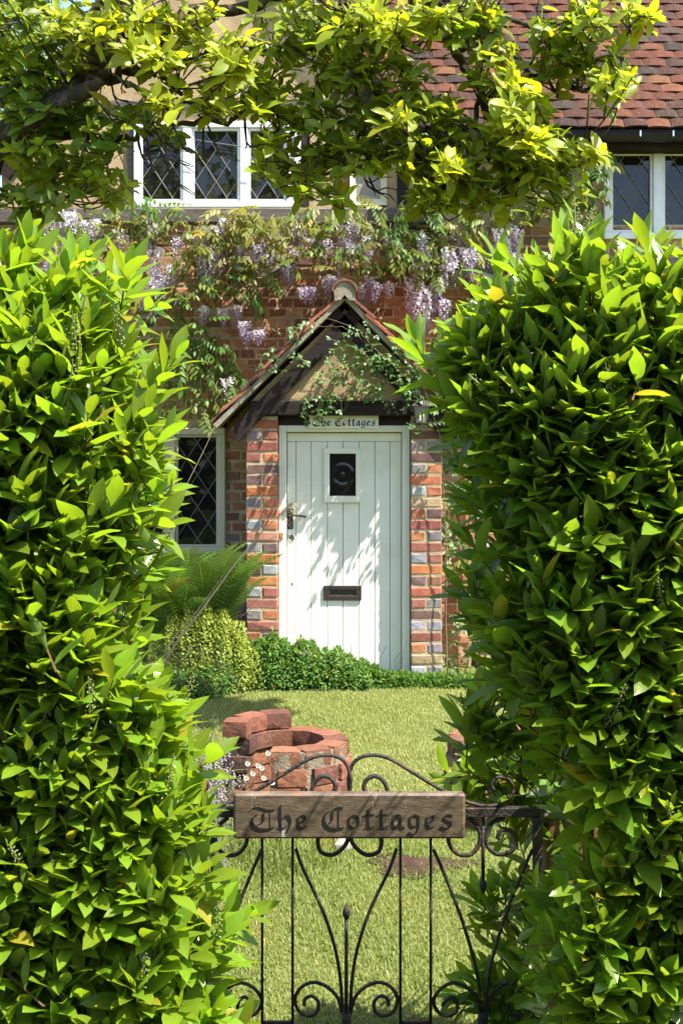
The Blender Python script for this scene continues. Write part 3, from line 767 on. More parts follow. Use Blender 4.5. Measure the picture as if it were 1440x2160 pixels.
# tie beam, pediment, rafters and verges of the porch gable
YB = 8.475
AX, AZ = WX(727, 8.44), WZ(612, 8.44)
FLX, FLZ = WX(447, 8.44), WZ(893, 8.44); FRX, FRZ = WX(1006, 8.44), WZ(903, 8.44)
bz0, bz1 = WZ(876, YB), WZ(845, YB)
mb = MB(); mb.box(WX(527, YB), WX(938, YB), YB, YB+0.12, bz0, bz1, bev=0.006); mb.obj('tie_beam', M['timber'], cottage)
mb = MB(); mb.prism([(WX(530, 8.5), bz1+0.001), (WX(934, 8.5), bz1+0.001), (AX, AZ-0.12)], 8.508, 8.57); mb.obj('pediment', M['render'], cottage)
for ex, ez in ((FLX, FLZ), (FRX, FRZ)):
    sloped(ex+ (0.06 if ex < AX else -0.06), ez+0.0, AX, AZ-0.06, -0.165, -0.07, YB-0.004, YB+0.09, 'rafter', M['timber'], cottage)
    sloped(ex, ez, AX, AZ, -0.044, -0.012, 8.435, 8.64, 'verge_strip', M['verge'], cottage)
    s = -1 if ex < AX else 1
    d = (Vector((AX, 0, AZ)) - Vector((ex, 0, ez))); Ls = d.length; d.normalize()
    xd = Vector((0, 1, 0)) if s > 0 else Vector((0, -1, 0)); n = xd.cross(d)
    mb = MB(); o0 = Vector((ex, 0, ez))
    mb.add([o0 + Vector((0, y, 0)) + d*q - n*t for y in (8.445, YW+0.01) for q in (0.0, Ls) for t in (0.011, -0.004)],
           [(0,1,3,2), (4,6,7,5), (0,2,6,4), (1,5,7,3), (0,4,5,1), (2,3,7,6)])
    pr = mb.obj('porch_roof', M['timber'], cottage)
    PM = plane_mat((ex, YW, ez), xd, d)
    lo, hi = (8.42+0.082-YW, -0.06) if s > 0 else (0.08, YW-8.42-0.07)
    edge = (lambda x, q, lo=lo: 1 if x < lo+0.13 else 0) if s > 0 else (lambda x, q, hi=hi: 1 if x > hi-0.13 else 0)
    lay_tiles('tile_field', pr, PM, lo, hi, Ls-0.06, keep=lambda x, q, Ls=Ls: q+0.27 < Ls+0.02, want=edge, limit=60, tilt=0.10, pal=PAL_PTILE)
# ridge tile
mb = MB(); sg = 10; V = []
for y in (8.40, YW):
    for r in (0.088, 0.073):
        for k in range(sg+1):
            a = math.pi*k/sg; V.append((AX + math.cos(a)*r, y, AZ - 0.012 + math.sin(a)*r*0.95))
n = sg+1; Fs = []
for k in range(sg):
    Fs += [(k, k+1, n+k+1, n+k), (k+1, k, 2*n+k, 2*n+k+1), (n+k, n+k+1, 3*n+k+1, 3*n+k)]
Fs += [(0, n, 3*n, 2*n), (sg, 2*n+sg, 3*n+sg, n+sg)]
mb.add(V, Fs); o = mb.obj('ridge_tile', M['tile_stuff'], cottage)
at = o.data.attributes.new('pc', 'FLOAT_COLOR', 'POINT'); at.data.foreach_set('color', [0.24, 0.11, 0.085, 1.0]*len(o.data.vertices))
mb = MB(); mb.prism([(AX-0.068, AZ-0.075), (AX-0.03, AZ-0.068), (AX, AZ-0.035), (AX+0.03, AZ-0.068), (AX+0.068, AZ-0.075), (AX+0.072, AZ-0.012), (AX+0.05, AZ+0.042), (AX, AZ+0.057), (AX-0.05, AZ+0.042), (AX-0.072, AZ-0.012)], 8.412, 8.50)
mb.obj('ridge_mortar', M['verge'], cottage)

# ---------------------------------------------------------------- blackletter signs
NIB = R(40)
GLY = {
 'T': (1.35, [([(0.0,1.22),(0.22,1.46),(0.55,1.40),(0.95,1.25),(1.3,1.28)], .20), ([(0.42,1.02),(0.16,0.78),(0.10,0.42),(0.30,0.08),(0.70,-0.06),(1.22,0.06)], .26),
               ([(0.72,1.08),(0.72,0.52),(0.42,0.28)], .20), ([(1.08,1.28),(1.08,0.02)], .07)]),
 'h': (0.95, [([(0.22,1.58),(0.2,1.36),(0.22,0.18),(0.36,0.0),(0.5,0.14)], .26), ([(0.05,0.0),(0.2,0.16)], .1), ([(0.28,0.62),(0.56,0.92),(0.74,0.66),(0.74,0.28),(0.58,-0.18)], .24)]),
 'e': (0.78, [([(0.16,0.78),(0.16,0.22),(0.34,0.02),(0.62,0.2)], .24), ([(0.16,0.74),(0.42,0.94),(0.58,0.66)], .20), ([(0.58,0.62),(0.24,0.42)], .08)]),
 'E': (0.78, [([(0.16,0.80),(0.14,0.24),(0.32,0.04)], .24), ([(0.36,0.78),(0.52,0.92),(0.54,0.72)], .20), ([(0.54,0.64),(0.24,0.44)], .07), ([(0.32,0.04),(0.56,0.16)], .09)]),
 'C': (1.22, [([(0.42,1.22),(0.16,0.96),(0.10,0.5),(0.28,0.12),(0.68,-0.06),(1.12,0.06)], .28), ([(0.98,1.46),(0.74,1.42),(0.55,1.2),(0.55,0.62),(0.36,0.40)], .20), ([(0.74,1.42),(1.14,1.46)], .10), ([(0.90,1.42),(0.90,0.04)], .06)]),
 'o': (0.85, [([(0.16,0.74),(0.16,0.24),(0.38,0.02)], .24), ([(0.40,0.94),(0.64,0.72),(0.64,0.24),(0.38,0.02)], .24), ([(0.16,0.74),(0.40,0.94)], .12)]),
 't': (0.66, [([(0.28,1.34),(0.28,0.2),(0.42,0.02),(0.56,0.14)], .26), ([(0.02,0.86),(0.20,0.98),(0.6,0.98)], .11), ([(0.1,0.0),(0.28,0.16)], .1)]),
 'a': (0.86, [([(0.16,0.60),(0.16,0.22),(0.30,0.04),(0.52,0.24)], .23), ([(0.2,0.84),(0.42,0.95),(0.56,0.78),(0.56,0.2),(0.76,0.02)], .25), ([(0.16,0.6),(0.5,0.82)], .08)]),
 'g': (0.86, [([(0.16,0.76),(0.16,0.32),(0.36,0.10),(0.58,0.32)], .23), ([(0.16,0.76),(0.40,0.95),(0.62,0.84)], .15), ([(0.62,0.86),(0.62,0.14),(0.52,-0.24),(0.28,-0.40),(0.08,-0.26)], .23)]),
 's': (0.78, [([(0.66,0.84),(0.46,0.95),(0.2,0.78),(0.3,0.58),(0.58,0.42),(0.58,0.18),(0.32,0.0),(0.05,0.14)], .23)]),
 ' ': (0.55, []),
}
def lettering(text, x0, x1, zb, xh, y, parent, depth=0.003, gapk=0.06, bold=1.0):
    wid = sum(GLY[c][0] + gapk for c in text) - gapk
    k = (x1-x0)/wid; cx = x0
    for c in text:
        adv, strokes = GLY[c]; mb = MB(); lay = 0
        for pts, w in strokes:
            P = [(cx + p[0]*k, zb + p[1]*xh) for p in (smooth_path([(a, b) for a, b in pts], 4) if len(pts) > 2 else pts)]
            w2 = max(w, 0.06)*xh*0.5*bold
            nx, nz = math.cos(NIB)*w2, math.sin(NIB)*w2*0.85
            for (ax, az), (bx, bz) in zip(P[:-1], P[1:]):
                if math.hypot(bx-ax, bz-az) < 1e-6: continue
                q = [(ax-nx, az-nz), (ax+nx, az+nz), (bx+nx, bz+nz), (bx-nx, bz-nz)]
                area = lambda q: sum(q[i][0]*q[(i+1) % 4][1]-q[(i+1) % 4][0]*q[i][1] for i in range(4))
                # a hair of minimum thickness so strokes along the nib do not vanish
                if abs(area(q)) < 2*(0.02*xh)*math.hypot(bx-ax, bz-az):
                    ux, uz = (bx-ax), (bz-az); l = math.hypot(ux, uz); tx, tz = -uz/l*0.022*xh, ux/l*0.022*xh
                    q = [(ax-nx*.6-tx, az-nz*.6-tz), (bx+nx*.6-tx, bz+nz*.6-tz), (bx+nx*.6+tx, bz+nz*.6+tz), (ax-nx*.6+tx, az-nz*.6+tz)]
                if area(q) < 0: q = q[::-1]
                mb.prism(q, y - depth - (lay % 40)*0.000025, y + 0.0005 + (lay % 40)*0.00001); lay += 1
        if mb.v: mb.obj('letter', M['letters'], parent)
        cx += (adv + gapk)*k
YS = YP + 0.035
hs = thing('name_board', 'small white board lettered The Cottages above the door', 'sign', (0.1, YS, 1.75))
mb = MB(); sx0, sx1, sz0, sz1 = WX(652, YS), WX(798, YS), WZ(904, YS), WZ(876, YS)-0.001
mb.box(sx0, sx1, YS, YS+0.018, sz0, sz1, bev=0.002); mb.obj('board', M['door'], hs)
lettering('The Cottages', WX(660, YS), WX(792, YS), WZ(898, YS), 0.034, YS, hs, bold=1.3)

# lantern on the porch
YL = 8.40
lan = thing('wall_lantern', 'black topped wall lantern with tapered frosted glass under the porch eaves', 'lantern', (WX(888, YL), YP, WZ(890, YL)))
lx = WX(888, YL)
mb = MB(); zt, zb_ = WZ(858, YL), WZ(893, YL)
def frustum(mb, cx, cy, z0, r0, z1, r1, n=4, rot=math.pi/4, col=None):
    V = [(cx+math.cos(rot+2*math.pi*k/n)*r, cy+math.sin(rot+2*math.pi*k/n)*r, z) for z, r in ((z0, r0), (z1, r1)) for k in range(n)]
    mb.add(V, [(k, (k+1) % n, n+(k+1) % n, n+k) for k in range(n)] + [tuple(range(n))[::-1], tuple(range(n, 2*n))], col)
frustum(mb, lx, YL+0.0, zb_, 0.052, zt, 0.073, 4); mb.obj('lamp_glass', M['lampglass'], lan)
mb = MB(); frustum(mb, lx, YL, zt+0.001, 0.092, zt+0.014, 0.088); frustum(mb, lx, YL, zt+0.0142, 0.084, zt+0.045, 0.03); frustum(mb, lx, YL, zt+0.0455, 0.018, zt+0.06, 0.012)
frustum(mb, lx, YL, zb_-0.010, 0.05, zb_-0.001, 0.055)
for k in range(4):
    a = math.pi/4 + k*math.pi/2
    mb.tube([(lx+math.cos(a)*0.054, YL+math.sin(a)*0.054, zb_), (lx+math.cos(a)*0.075, YL+math.sin(a)*0.075, zt)], 0.004, 4)
mb.tube(smooth_path([(lx, YL, zt+0.05), (lx, YL+0.04, zt+0.075), (lx, YP-0.045, zt+0.05), (lx, YB+0.001, zt+0.02)], 4), 0.007, 6)
mb.obj('lamp_frame', M['iron'], lan)
mb = MB()
for dx in (-0.012, 0.012): mb.tube([(lx+dx, YL-0.056, zb_+0.012), (lx+dx, YL-0.058, zb_+0.065)], 0.007, 6)
mb.obj('bulb_tube', M['cream'], lan)
# horseshoe on the tie beam
mb = MB(); hx, hz, yh = WX(716, YB), WZ(853, YB), YB-0.007
pts = [(hx + math.cos(a)*0.045, yh, hz + math.sin(a)*0.052) for a in np.linspace(R(130), R(410), 18)]
mb.tube(pts, [0.011]*18, 6, flat=0.6)
tag(mb.obj('horseshoe', M['iron'], None), 'dark iron horseshoe nailed to the porch beam above the name board', 'horseshoe')

# ---------------------------------------------------------------- garden gate
YG = 3.32
gate = thing('garden_gate', 'black wrought iron scrollwork garden gate between the two hedges', 'gate', (0.02, YG, gz(YG)))
def G(px, py, dy=0.0): return tuple(W(px, py, YG + dy))
GC = 733
def mir(pts): return [(2*GC - x, y) for x, y in pts]
def bar(name, pts, r=0.0050, sm=8, dy=0.0, flat=None, sides=6):
    mb = MB(); P = smooth_path([G(x, y, dy) for x, y in pts], sm) if len(pts) > 2 else [G(*p, dy) for p in pts]
    mb.tube(P, r, sides, flat=flat); return mb.obj(name, M['iron'], gate, smooth=True)
mb = MB(); a, b = G(326, 1702), G(1140, 1722); mb.box(a[0], b[0], YG-0.012, YG+0.012, b[2], a[2], bev=0.002); mb.obj('top_rail', M['iron'], gate)
for x in (327, 1133):
    a, b = G(x-10, 1723), G(x+10, 2285); mb = MB(); mb.box(a[0], b[0], YG-0.0125, YG+0.0125, b[2], a[2]-0.001, bev=0.002); mb.obj('stile', M['iron'], gate)
mb = MB(); a, b = G(338, 2262), G(1122, 2280); mb.box(a[0], b[0], YG-0.012, YG+0.012, b[2], a[2], bev=0.002); mb.obj('bottom_rail', M['iron'], gate)
for x in (553, 617, 844, 908): bar('upright', [(x, 1722), (x, 2262)], 0.0050, sides=4)
bar('cross_bar', [(846, 2157), (906, 2157)], 0.006, dy=0.001, sides=4); bar('cross_bar', [(555, 2157), (615, 2157)], 0.006, dy=0.001, sides=4)
def spear(x, y0, y1, up):
    mb = MB(); s = -1 if up else 1
    mb.tube([G(x, y0), G(x, y1)], 0.0050, 6)
    mb.tube([G(x, y1-s*2), G(x, y1+s*6), G(x, y1+s*14), G(x, y1+s*32)], [0.006, 0.0105, 0.0105, 0.001], 8)
    return mb.obj('spear', M['iron'], gate, smooth=True)
spear(730, 2200, 1936, True); spear(1018, 1722, 1856, False); spear(448, 1722, 1856, False)
tul = [(624, 1790), (640, 1835), (680, 1920), (705, 1995), (717, 2060), (722, 2130)]
bar('curved_bar', tul, 0.0047, 6, 0.001); bar('curved_bar', [(2*730-x, y) for x, y in tul], 0.0047, 6, 0.001)
for sh in (0, 1):
    t2 = [(914, 1792), (935, 1840), (970, 1930), (995, 2010), (1008, 2070), (1014, 2130)]
    t3 = [(2*1018-x, y) for x, y in t2]
    for q in (t2, t3): bar('curved_bar', q if sh == 0 else mir(q), 0.0047, 6, 0.001)
sc = [(722, 2140), (712, 2105), (690, 2082), (662, 2072), (636, 2082), (622, 2106), (630, 2132), (650, 2143), (668, 2134), (671, 2113), (657, 2101), (643, 2108), (641, 2121)]
for q in (sc, [(2*730-x, y) for x, y in sc]): bar('scroll', q, 0.0050, 6, 0.0015)
so = [(2*870-x + (0), y) for x, y in sc]              # outer panels
q1 = [(1012, 2140), (1003, 2105), (985, 2084), (957, 2073), (930, 2085), (914, 2110), (924, 2135), (943, 2143), (962, 2134), (963, 2113), (950, 2103), (938, 2113), (932, 2122)]
for q in (q1, [(2*1018-x, y) for x, y in q1]):
    bar('scroll', q, 0.0050, 6, 0.0015); bar('scroll', mir(q), 0.0050, 6, 0.0015)
for x in (730, 1018, 448):
    bar('collar', [(x, 2135), (x, 2168)], 0.0135, dy=0.0, sides=8); 
    bar('upright', [(x, 2168), (x, 2262)], 0.009, sides=6)
top = [(740, 1704), (737, 1672), (735, 1640), (748, 1606), (780, 1593), (820, 1600), (868, 1628), (920, 1660), (975, 1688), (1024, 1700), (1064, 1692), (1082, 1668), (1072, 1645), (1050, 1640), (1036, 1654), (1042, 1668)]
bar('crest_scroll', top, 0.0050, 6, -0.002); bar('crest_scroll', [(2*737-x, y) for x, y in top], 0.0050, 6, -0.0035)
ss = [(815, 1702), (817, 1672), (810, 1650), (793, 1637), (775, 1643), (767, 1660), (776, 1677), (790, 1677), (800, 1668)]
bar('small_scroll', ss, 0.006, 6, -0.001); bar('small_scroll', [(2*737-x, y) for x, y in ss], 0.006, 6, -0.001)
lo1 = [(739, 1726), (738, 1760), (748, 1785), (772, 1803), (797, 1797), (804, 1775), (800, 1745)]
bar('lower_scroll', lo1, 0.006, 6, 0.0); bar('lower_scroll', [(2*737-x, y) for x, y in lo1], 0.006, 6, 0.0)
lo2 = [(985, 1724), (1005, 1742), (1012, 1762), (1008, 1785), (990, 1803), (965, 1801), (948, 1782), (944, 1760)]
lo3 = [(1064, 1724), (1036, 1736), (1024, 1758), (1028, 1785), (1050, 1802), (1078, 1795), (1088, 1772), (1076, 1752), (1056, 1752), (1048, 1770)]
for q in (lo2, lo3): bar('lower_scroll', q, 0.006, 6, 0.001); bar('lower_scroll', mir(q), 0.006, 6, 0.001)
# the gate's name board
YGS = YG - 0.046
gs = thing('gate_sign', 'weathered brown board lettered The Cottages fixed across the iron gate', 'sign', (0.02, YGS, WZ(1722, YGS)))
mb = MB(); mb.box(WX(492, YGS), WX(981, YGS), YGS, YGS+0.030, WZ(1770, YGS), WZ(1674, YGS), bev=0.006); mb.obj('board', M['board'], gs)
lettering('The CottagEs', WX(527, YGS), WX(957, YGS), WZ(1748, YGS), 0.0375, YGS, gs, 0.0012)
# wooden gate post
gp = thing('gate_post', 'square brown wooden gate post beside the iron gate', 'post', (WX(1200, 3.38), 3.38, gz(3.38)))
mb = MB(); mb.box(WX(1152, 3.33), WX(1262, 3.33), 3.33, 3.46, gz(3.4)-0.2, WZ(1726, 3.33), bev=0.006); mb.obj('post', M['postwood'], gp)
mb = MB(); mb.box(WX(1147, 3.33), WX(1267, 3.33), 3.322, 3.468, WZ(1725, 3.33), WZ(1718, 3.33), bev=0.004); mb.obj('post_cap', M['old_timber'], gp)

# ---------------------------------------------------------------- brick planters on the lawn
def old_brick_meshes(l, d, h, n=6):
    key = ('old', l, d, h)
    if key not in BR:
        BR[key] = []
        for _ in range(n):
            bm = bmesh.new(); bmesh.ops.create_cube(bm, size=1.0); bmesh.ops.subdivide_edges(bm, edges=list(bm.edges), cuts=2, use_grid_fill=True)
            for v in bm.verts:
                c = v.co*2; e = sum(1 for q in c if abs(q) > 0.99)
                k = 1.0 - (0.0, 0.0, 0.012, 0.035)[e] - (random.random()**4*0.06 if e >= 2 else 0)
                v.co = Vector((v.co.x*l*(k if e < 3 else k), v.co.y*d*k, v.co.z*h*k)) + Vector([random.gauss(0, 0.0006) for _ in range(3)])
            me = bpy.data.meshes.new('brick'); bm.to_mesh(me); bm.free(); me.materials.append(M['brick']); BR[key].append((me, None, None))
    return BR[key]
def planter(cx, cy, r, courses, a_start, a_span, label, hgt=0.0715, extra=None):
    root = thing('brick_planter', label, 'planter', (cx, cy, 0), 'brick planters on the lawn')
    th = 0.102; mb = MB()
    n = 26; R0, R1 = r-0.012, r-th+0.012; V = []; Fs = []
    for k in range(n+1):
        a = a_start + 0.05 + (a_span-0.10)*k/n
        for rr in (R0, R1):
            for zz in (-0.05, courses*hgt-0.012): V.append((cx+math.cos(a)*rr, cy+math.sin(a)*rr, zz))
    for k in range(n):
        i = 4*k; Fs += [(i, i+4, i+5, i+1), (i+2, i+3, i+7, i+6), (i+1, i+5, i+7, i+3)]
    Fs += [(0, 1, 3, 2), (4*n, 4*n+2, 4*n+3, 4*n+1)]
    mb.add(V, Fs); core = mb.obj('mortar_core', M['old_mortar'], root)
    for c in range(-1, courses + (1 if extra else 0)):
        nb = 9; 
        rr = r - th/2 + random.uniform(-0.004, 0.004) - (0.012 if c == courses-1 else 0)
        for k in range(nb):
            a = a_start + a_span*(k+0.5)/nb + (0.06 if c % 2 else -0.05)
            if c >= courses and not (extra[0] < math.degrees(a) % 360 < extra[1]): continue
            l = (r-th*0.35)*a_span/nb - 0.006
            pal = [((0.235,0.098,0.056),4), ((0.175,0.078,0.050),4), ((0.30,0.135,0.072),3), ((0.115,0.060,0.048),2), ((0.32,0.21,0.13),1)]
            me, v, f = random.choice(old_brick_meshes(round(l*random.choice((0.97, 1.01)), 3), th, hgt-0.006))
            mat = Matrix.Translation((cx+math.cos(a)*rr, cy+math.sin(a)*rr, c*hgt+hgt/2)) @ Matrix.Rotation(a+math.pi/2+random.uniform(-0.02, 0.02), 4, 'Z') @ Matrix.Rotation(random.uniform(-0.01, 0.01), 4, 'Y')
            link('brick', me, None, root, mat, pick(pal))
    return root
planter(WX(607, 5.25), 5.25, 0.261, 5, R(-103), R(287), 'crescent of old red bricks on the lawn with an open side and one raised corner', extra=(90, 190))
planter(WX(1075, 5.25), 5.28, 0.261, 5, R(-60), R(300), 'old red brick ring half hidden behind the right hedge leaves')
# pale stone at the foot of the planter
mb = MB(); bm = bmesh.new(); bmesh.ops.create_icosphere(bm, subdivisions=2, radius=1.0)
c = W(722, 1792, 4.86)
V = [(c.x + v.co.x*0.034*(1+random.uniform(-.2,.2)), 4.86+v.co.y*0.03, 0.02+gz(4.86)+v.co.z*0.04*(1+random.uniform(-.2,.2))) for v in bm.verts]
Fs = [tuple(v.index for v in f.verts) for f in bm.faces]; bm.free()
mb.add(V, Fs); tag(mb.obj('stone', M['stone']), 'pale lump of stone lying in the grass by the open brick crescent', 'stone')

# ---------------------------------------------------------------- foliage machinery
def leaf_tpl(L, Wd, fold, curl, nl=6, acum=0.75, wave=0.0, belly=0.5):
    """a leaf along +y, upper face +z; returns verts, quads, uv"""
    V = []; UV = []
    for i in range(nl+1):
        v = i/nl
        w = (math.sin(math.pi * v**(0.5/belly if belly != 0.5 else 1.0)) ** acum) if 0 < v < 1 else 0.0
        w = max(w, 0.04) * Wd/2 * (1 if v < 1 else 0.3)
        yy = L*v; zz = -curl*L*v*v
        wz = math.sin(v*9.0)*wave*Wd
        for s in (-1, 0, 1):
            V.append((s*w, yy - 0.0, zz + abs(s)*fold*w + (wz if s else 0.0)*s)); UV.append((0.5+0.5*s*(w/(Wd/2)), v))
    Q = []
    for i in range(nl):
        a = 3*i; Q += [(a, a+1, a+4, a+3), (a+1, a+2, a+5, a+4)]
    return np.array(V), np.array(Q), np.array(UV)

def frames(D, U):
    """D: directions (n,3), U: up hints -> rotation matrices with columns x, y(=D), z"""
    y = D/np.linalg.norm(D, axis=1, keepdims=True)
    z = U - (U*y).sum(1, keepdims=True)*y
    nz = np.linalg.norm(z, axis=1, keepdims=True); z = np.where(nz > 1e-4, z/np.maximum(nz, 1e-4), np.array([[0.3, 0.2, 0.9]]))
    x = np.cross(y, z)
    return np.stack([x, y, z], axis=2)

class Leaves:
    def __init__(s, tpls): s.t = tpls; s.P = []; s.D = []; s.U = []; s.S = []; s.A = []; s.K = []
    def add(s, p, d, u, size, age_light):
        s.P.append(p); s.D.append(d); s.U.append(u); s.S.append(size); s.A.append(age_light); s.K.append(random.randrange(len(s.t)))
    def build(s, parent, mat, name='leaf', mass='foliage', nobj=300, pick_visible=True):
        P = np.array(s.P); Rm = frames(np.array(s.D), np.array(s.U)); S = np.array(s.S); A = np.clip(np.array(s.A), 0, 1); K = np.array(s.K)
        N = len(P); tint = rng.random(N)
        allV = [None]*N
        # all leaf verts grouped by template
        rank = np.zeros(N)
        if pick_visible:
            polys = []; vv = []; owner = []; base = 0
            for k, (tv, tq, tu) in enumerate(s.t):
                idx = np.where(K == k)[0]
                if len(idx) == 0: continue
                X = np.einsum('nij,vj->nvi', Rm[idx]*S[idx, None, None], tv) + P[idx, None, :]
                vv.append(X.reshape(-1, 3))
                q = (tq[None] + (np.arange(len(idx))*len(tv))[:, None, None] + base).reshape(-1, 4); polys.append(q)
                owner.append(np.repeat(idx, len(tq))); base += len(idx)*len(tv)
            vv = np.concatenate(vv); polys = np.concatenate(polys); owner = np.concatenate(owner)
            bvh = BVHTree.FromPolygons([Vector(p) for p in vv], [tuple(q) for q in polys.tolist()])
            C0 = Vector((0, 0, CZ)); cent = vv[polys].mean(1)
            hits = np.zeros(N)
            px = CX + cent[:, 0]/cent[:, 1]*F; py = HY - (cent[:, 2]-CZ)/cent[:, 1]*F
            inv = (px > 4) & (px < 1436) & (py > 4) & (py < 2156)
            e1 = vv[polys[:, 2]]-vv[polys[:, 0]]; e2 = vv[polys[:, 3]]-vv[polys[:, 1]]
            nrm = np.cross(e1, e2)*0.5; view = cent-np.array([[0, 0, CZ]]); view /= np.linalg.norm(view, axis=1, keepdims=True)
            area = np.abs((nrm*view).sum(1))*(F/cent[:, 1])**2
            for j in np.where(inv)[0]:
                d = Vector(cent[j])-C0; h = bvh.ray_cast(C0, d.normalized(), d.length+0.01)
                if h[2] is not None and owner[h[2]] == owner[j]: hits[owner[j]] += area[j]
            rank = hits
        order = np.argsort(-rank)
        chosen = [int(i) for i in order[:nobj] if rank[i] > 0 or not pick_visible]
        mes = []
        for tv, tq, tu in s.t:
            me = np_mesh(name, tv, tq, tu); me.materials.append(mat); mes.append(me)
        for i in chosen:
            m = Matrix.Identity(4)
            for a in range(3):
                for b in range(3): m[a][b] = float(Rm[i, a, b]*S[i])
                m[a][3] = float(P[i, a])
            link(name, mes[K[i]], None, parent, m, (float(A[i]), 0, 0, 1))
        rest = np.ones(N, bool); rest[chosen] = False
        vv = []; qq = []; uu = []; aa = []; tt = []; base = 0
        for k, (tv, tq, tu) in enumerate(s.t):
            idx = np.where((K == k) & rest)[0]
            if len(idx) == 0: continue
            X = np.einsum('nij,vj->nvi', Rm[idx]*S[idx, None, None], tv) + P[idx, None, :]
            vv.append(X.reshape(-1, 3)); qq.append((tq[None] + (np.arange(len(idx))*len(tv))[:, None, None] + base).reshape(-1, tq.shape[1]))
            uu.append(np.tile(tu, (len(idx), 1))); aa.append(np.repeat(A[idx], len(tv))); tt.append(np.repeat(tint[idx], len(tv))); base += len(idx)*len(tv)
        if vv:
            me = np_mesh(mass, np.concatenate(vv), np.concatenate(qq), np.concatenate(uu), {'age_light': np.concatenate(aa), 'tint': np.concatenate(tt)})
            o = link(mass, me, mat, parent, None, (0, 0, 0, 1)); o['kind'] = 'stuff'
        return len(chosen)

def in_poly(x, y, poly):
    n = len(poly); c = False; j = n-1
    for i in range(n):
        xi, yi = poly[i]; xj, yj = poly[j]
        if (yi > y) != (yj > y) and x < (xj-xi)*(y-yi)/(yj-yi)+xi: c = not c
        j = i
    return c
def dens(pl, step=12):
    out = []
    for (x0, y0), (x1, y1) in zip(pl[:-1], pl[1:]):
        n = max(1, int(math.hypot(x1-x0, y1-y0)/step))
        for k in range(n): out.append((x0+(x1-x0)*k/n, y0+(y1-y0)*k/n))
    out.append(pl[-1]); return np.array(out)

LAUREL = [leaf_tpl(1.0, 0.31, 0.34, 0.06, 6, 0.85, 0.03, 0.46), leaf_tpl(1.0, 0.34, 0.26, 0.16, 6, 0.8, 0.05, 0.46), leaf_tpl(1.0, 0.28, 0.50, 0.02, 6, 0.9, 0.03, 0.44), leaf_tpl(1.0, 0.36, 0.16, 0.26, 6, 0.85, 0.06, 0.47), leaf_tpl(1.0, 0.30, 0.40, -0.10, 6, 0.9, 0.04, 0.45)]
def spike_mesh():
    mb = MB(); 
    mb.tube(smooth_path([(0, 0, 0), (0.05, 0.4, 0), (0.0, 1.0, 0.0)], 4), [0.018]*4+[0.014]*4+[0.008], 5)
    for i in range(46):
        t = 0.18+0.8*i/46; a = i*2.4; r = 0.055*(1.1-0.6*t)+0.012
        c = Vector((math.cos(a)*r+0.05*math.sin(t*3), t, math.sin(a)*r)); q = 0.020*(1.15-0.5*t)
        mb.add([c+Vector((q,0,0)), c+Vector((-q,0,0)), c+Vector((0,q,0)), c+Vector((0,-q,0)), c+Vector((0,0,q)), c+Vector((0,0,-q))],
               [(0,2,4),(2,1,4),(1,3,4),(3,0,4),(2,0,5),(1,2,5),(3,1,5),(0,3,5)])
    return mb.mesh('flower_spike')
SPIKE = spike_mesh(); SPIKE.materials.append(M['bud'])

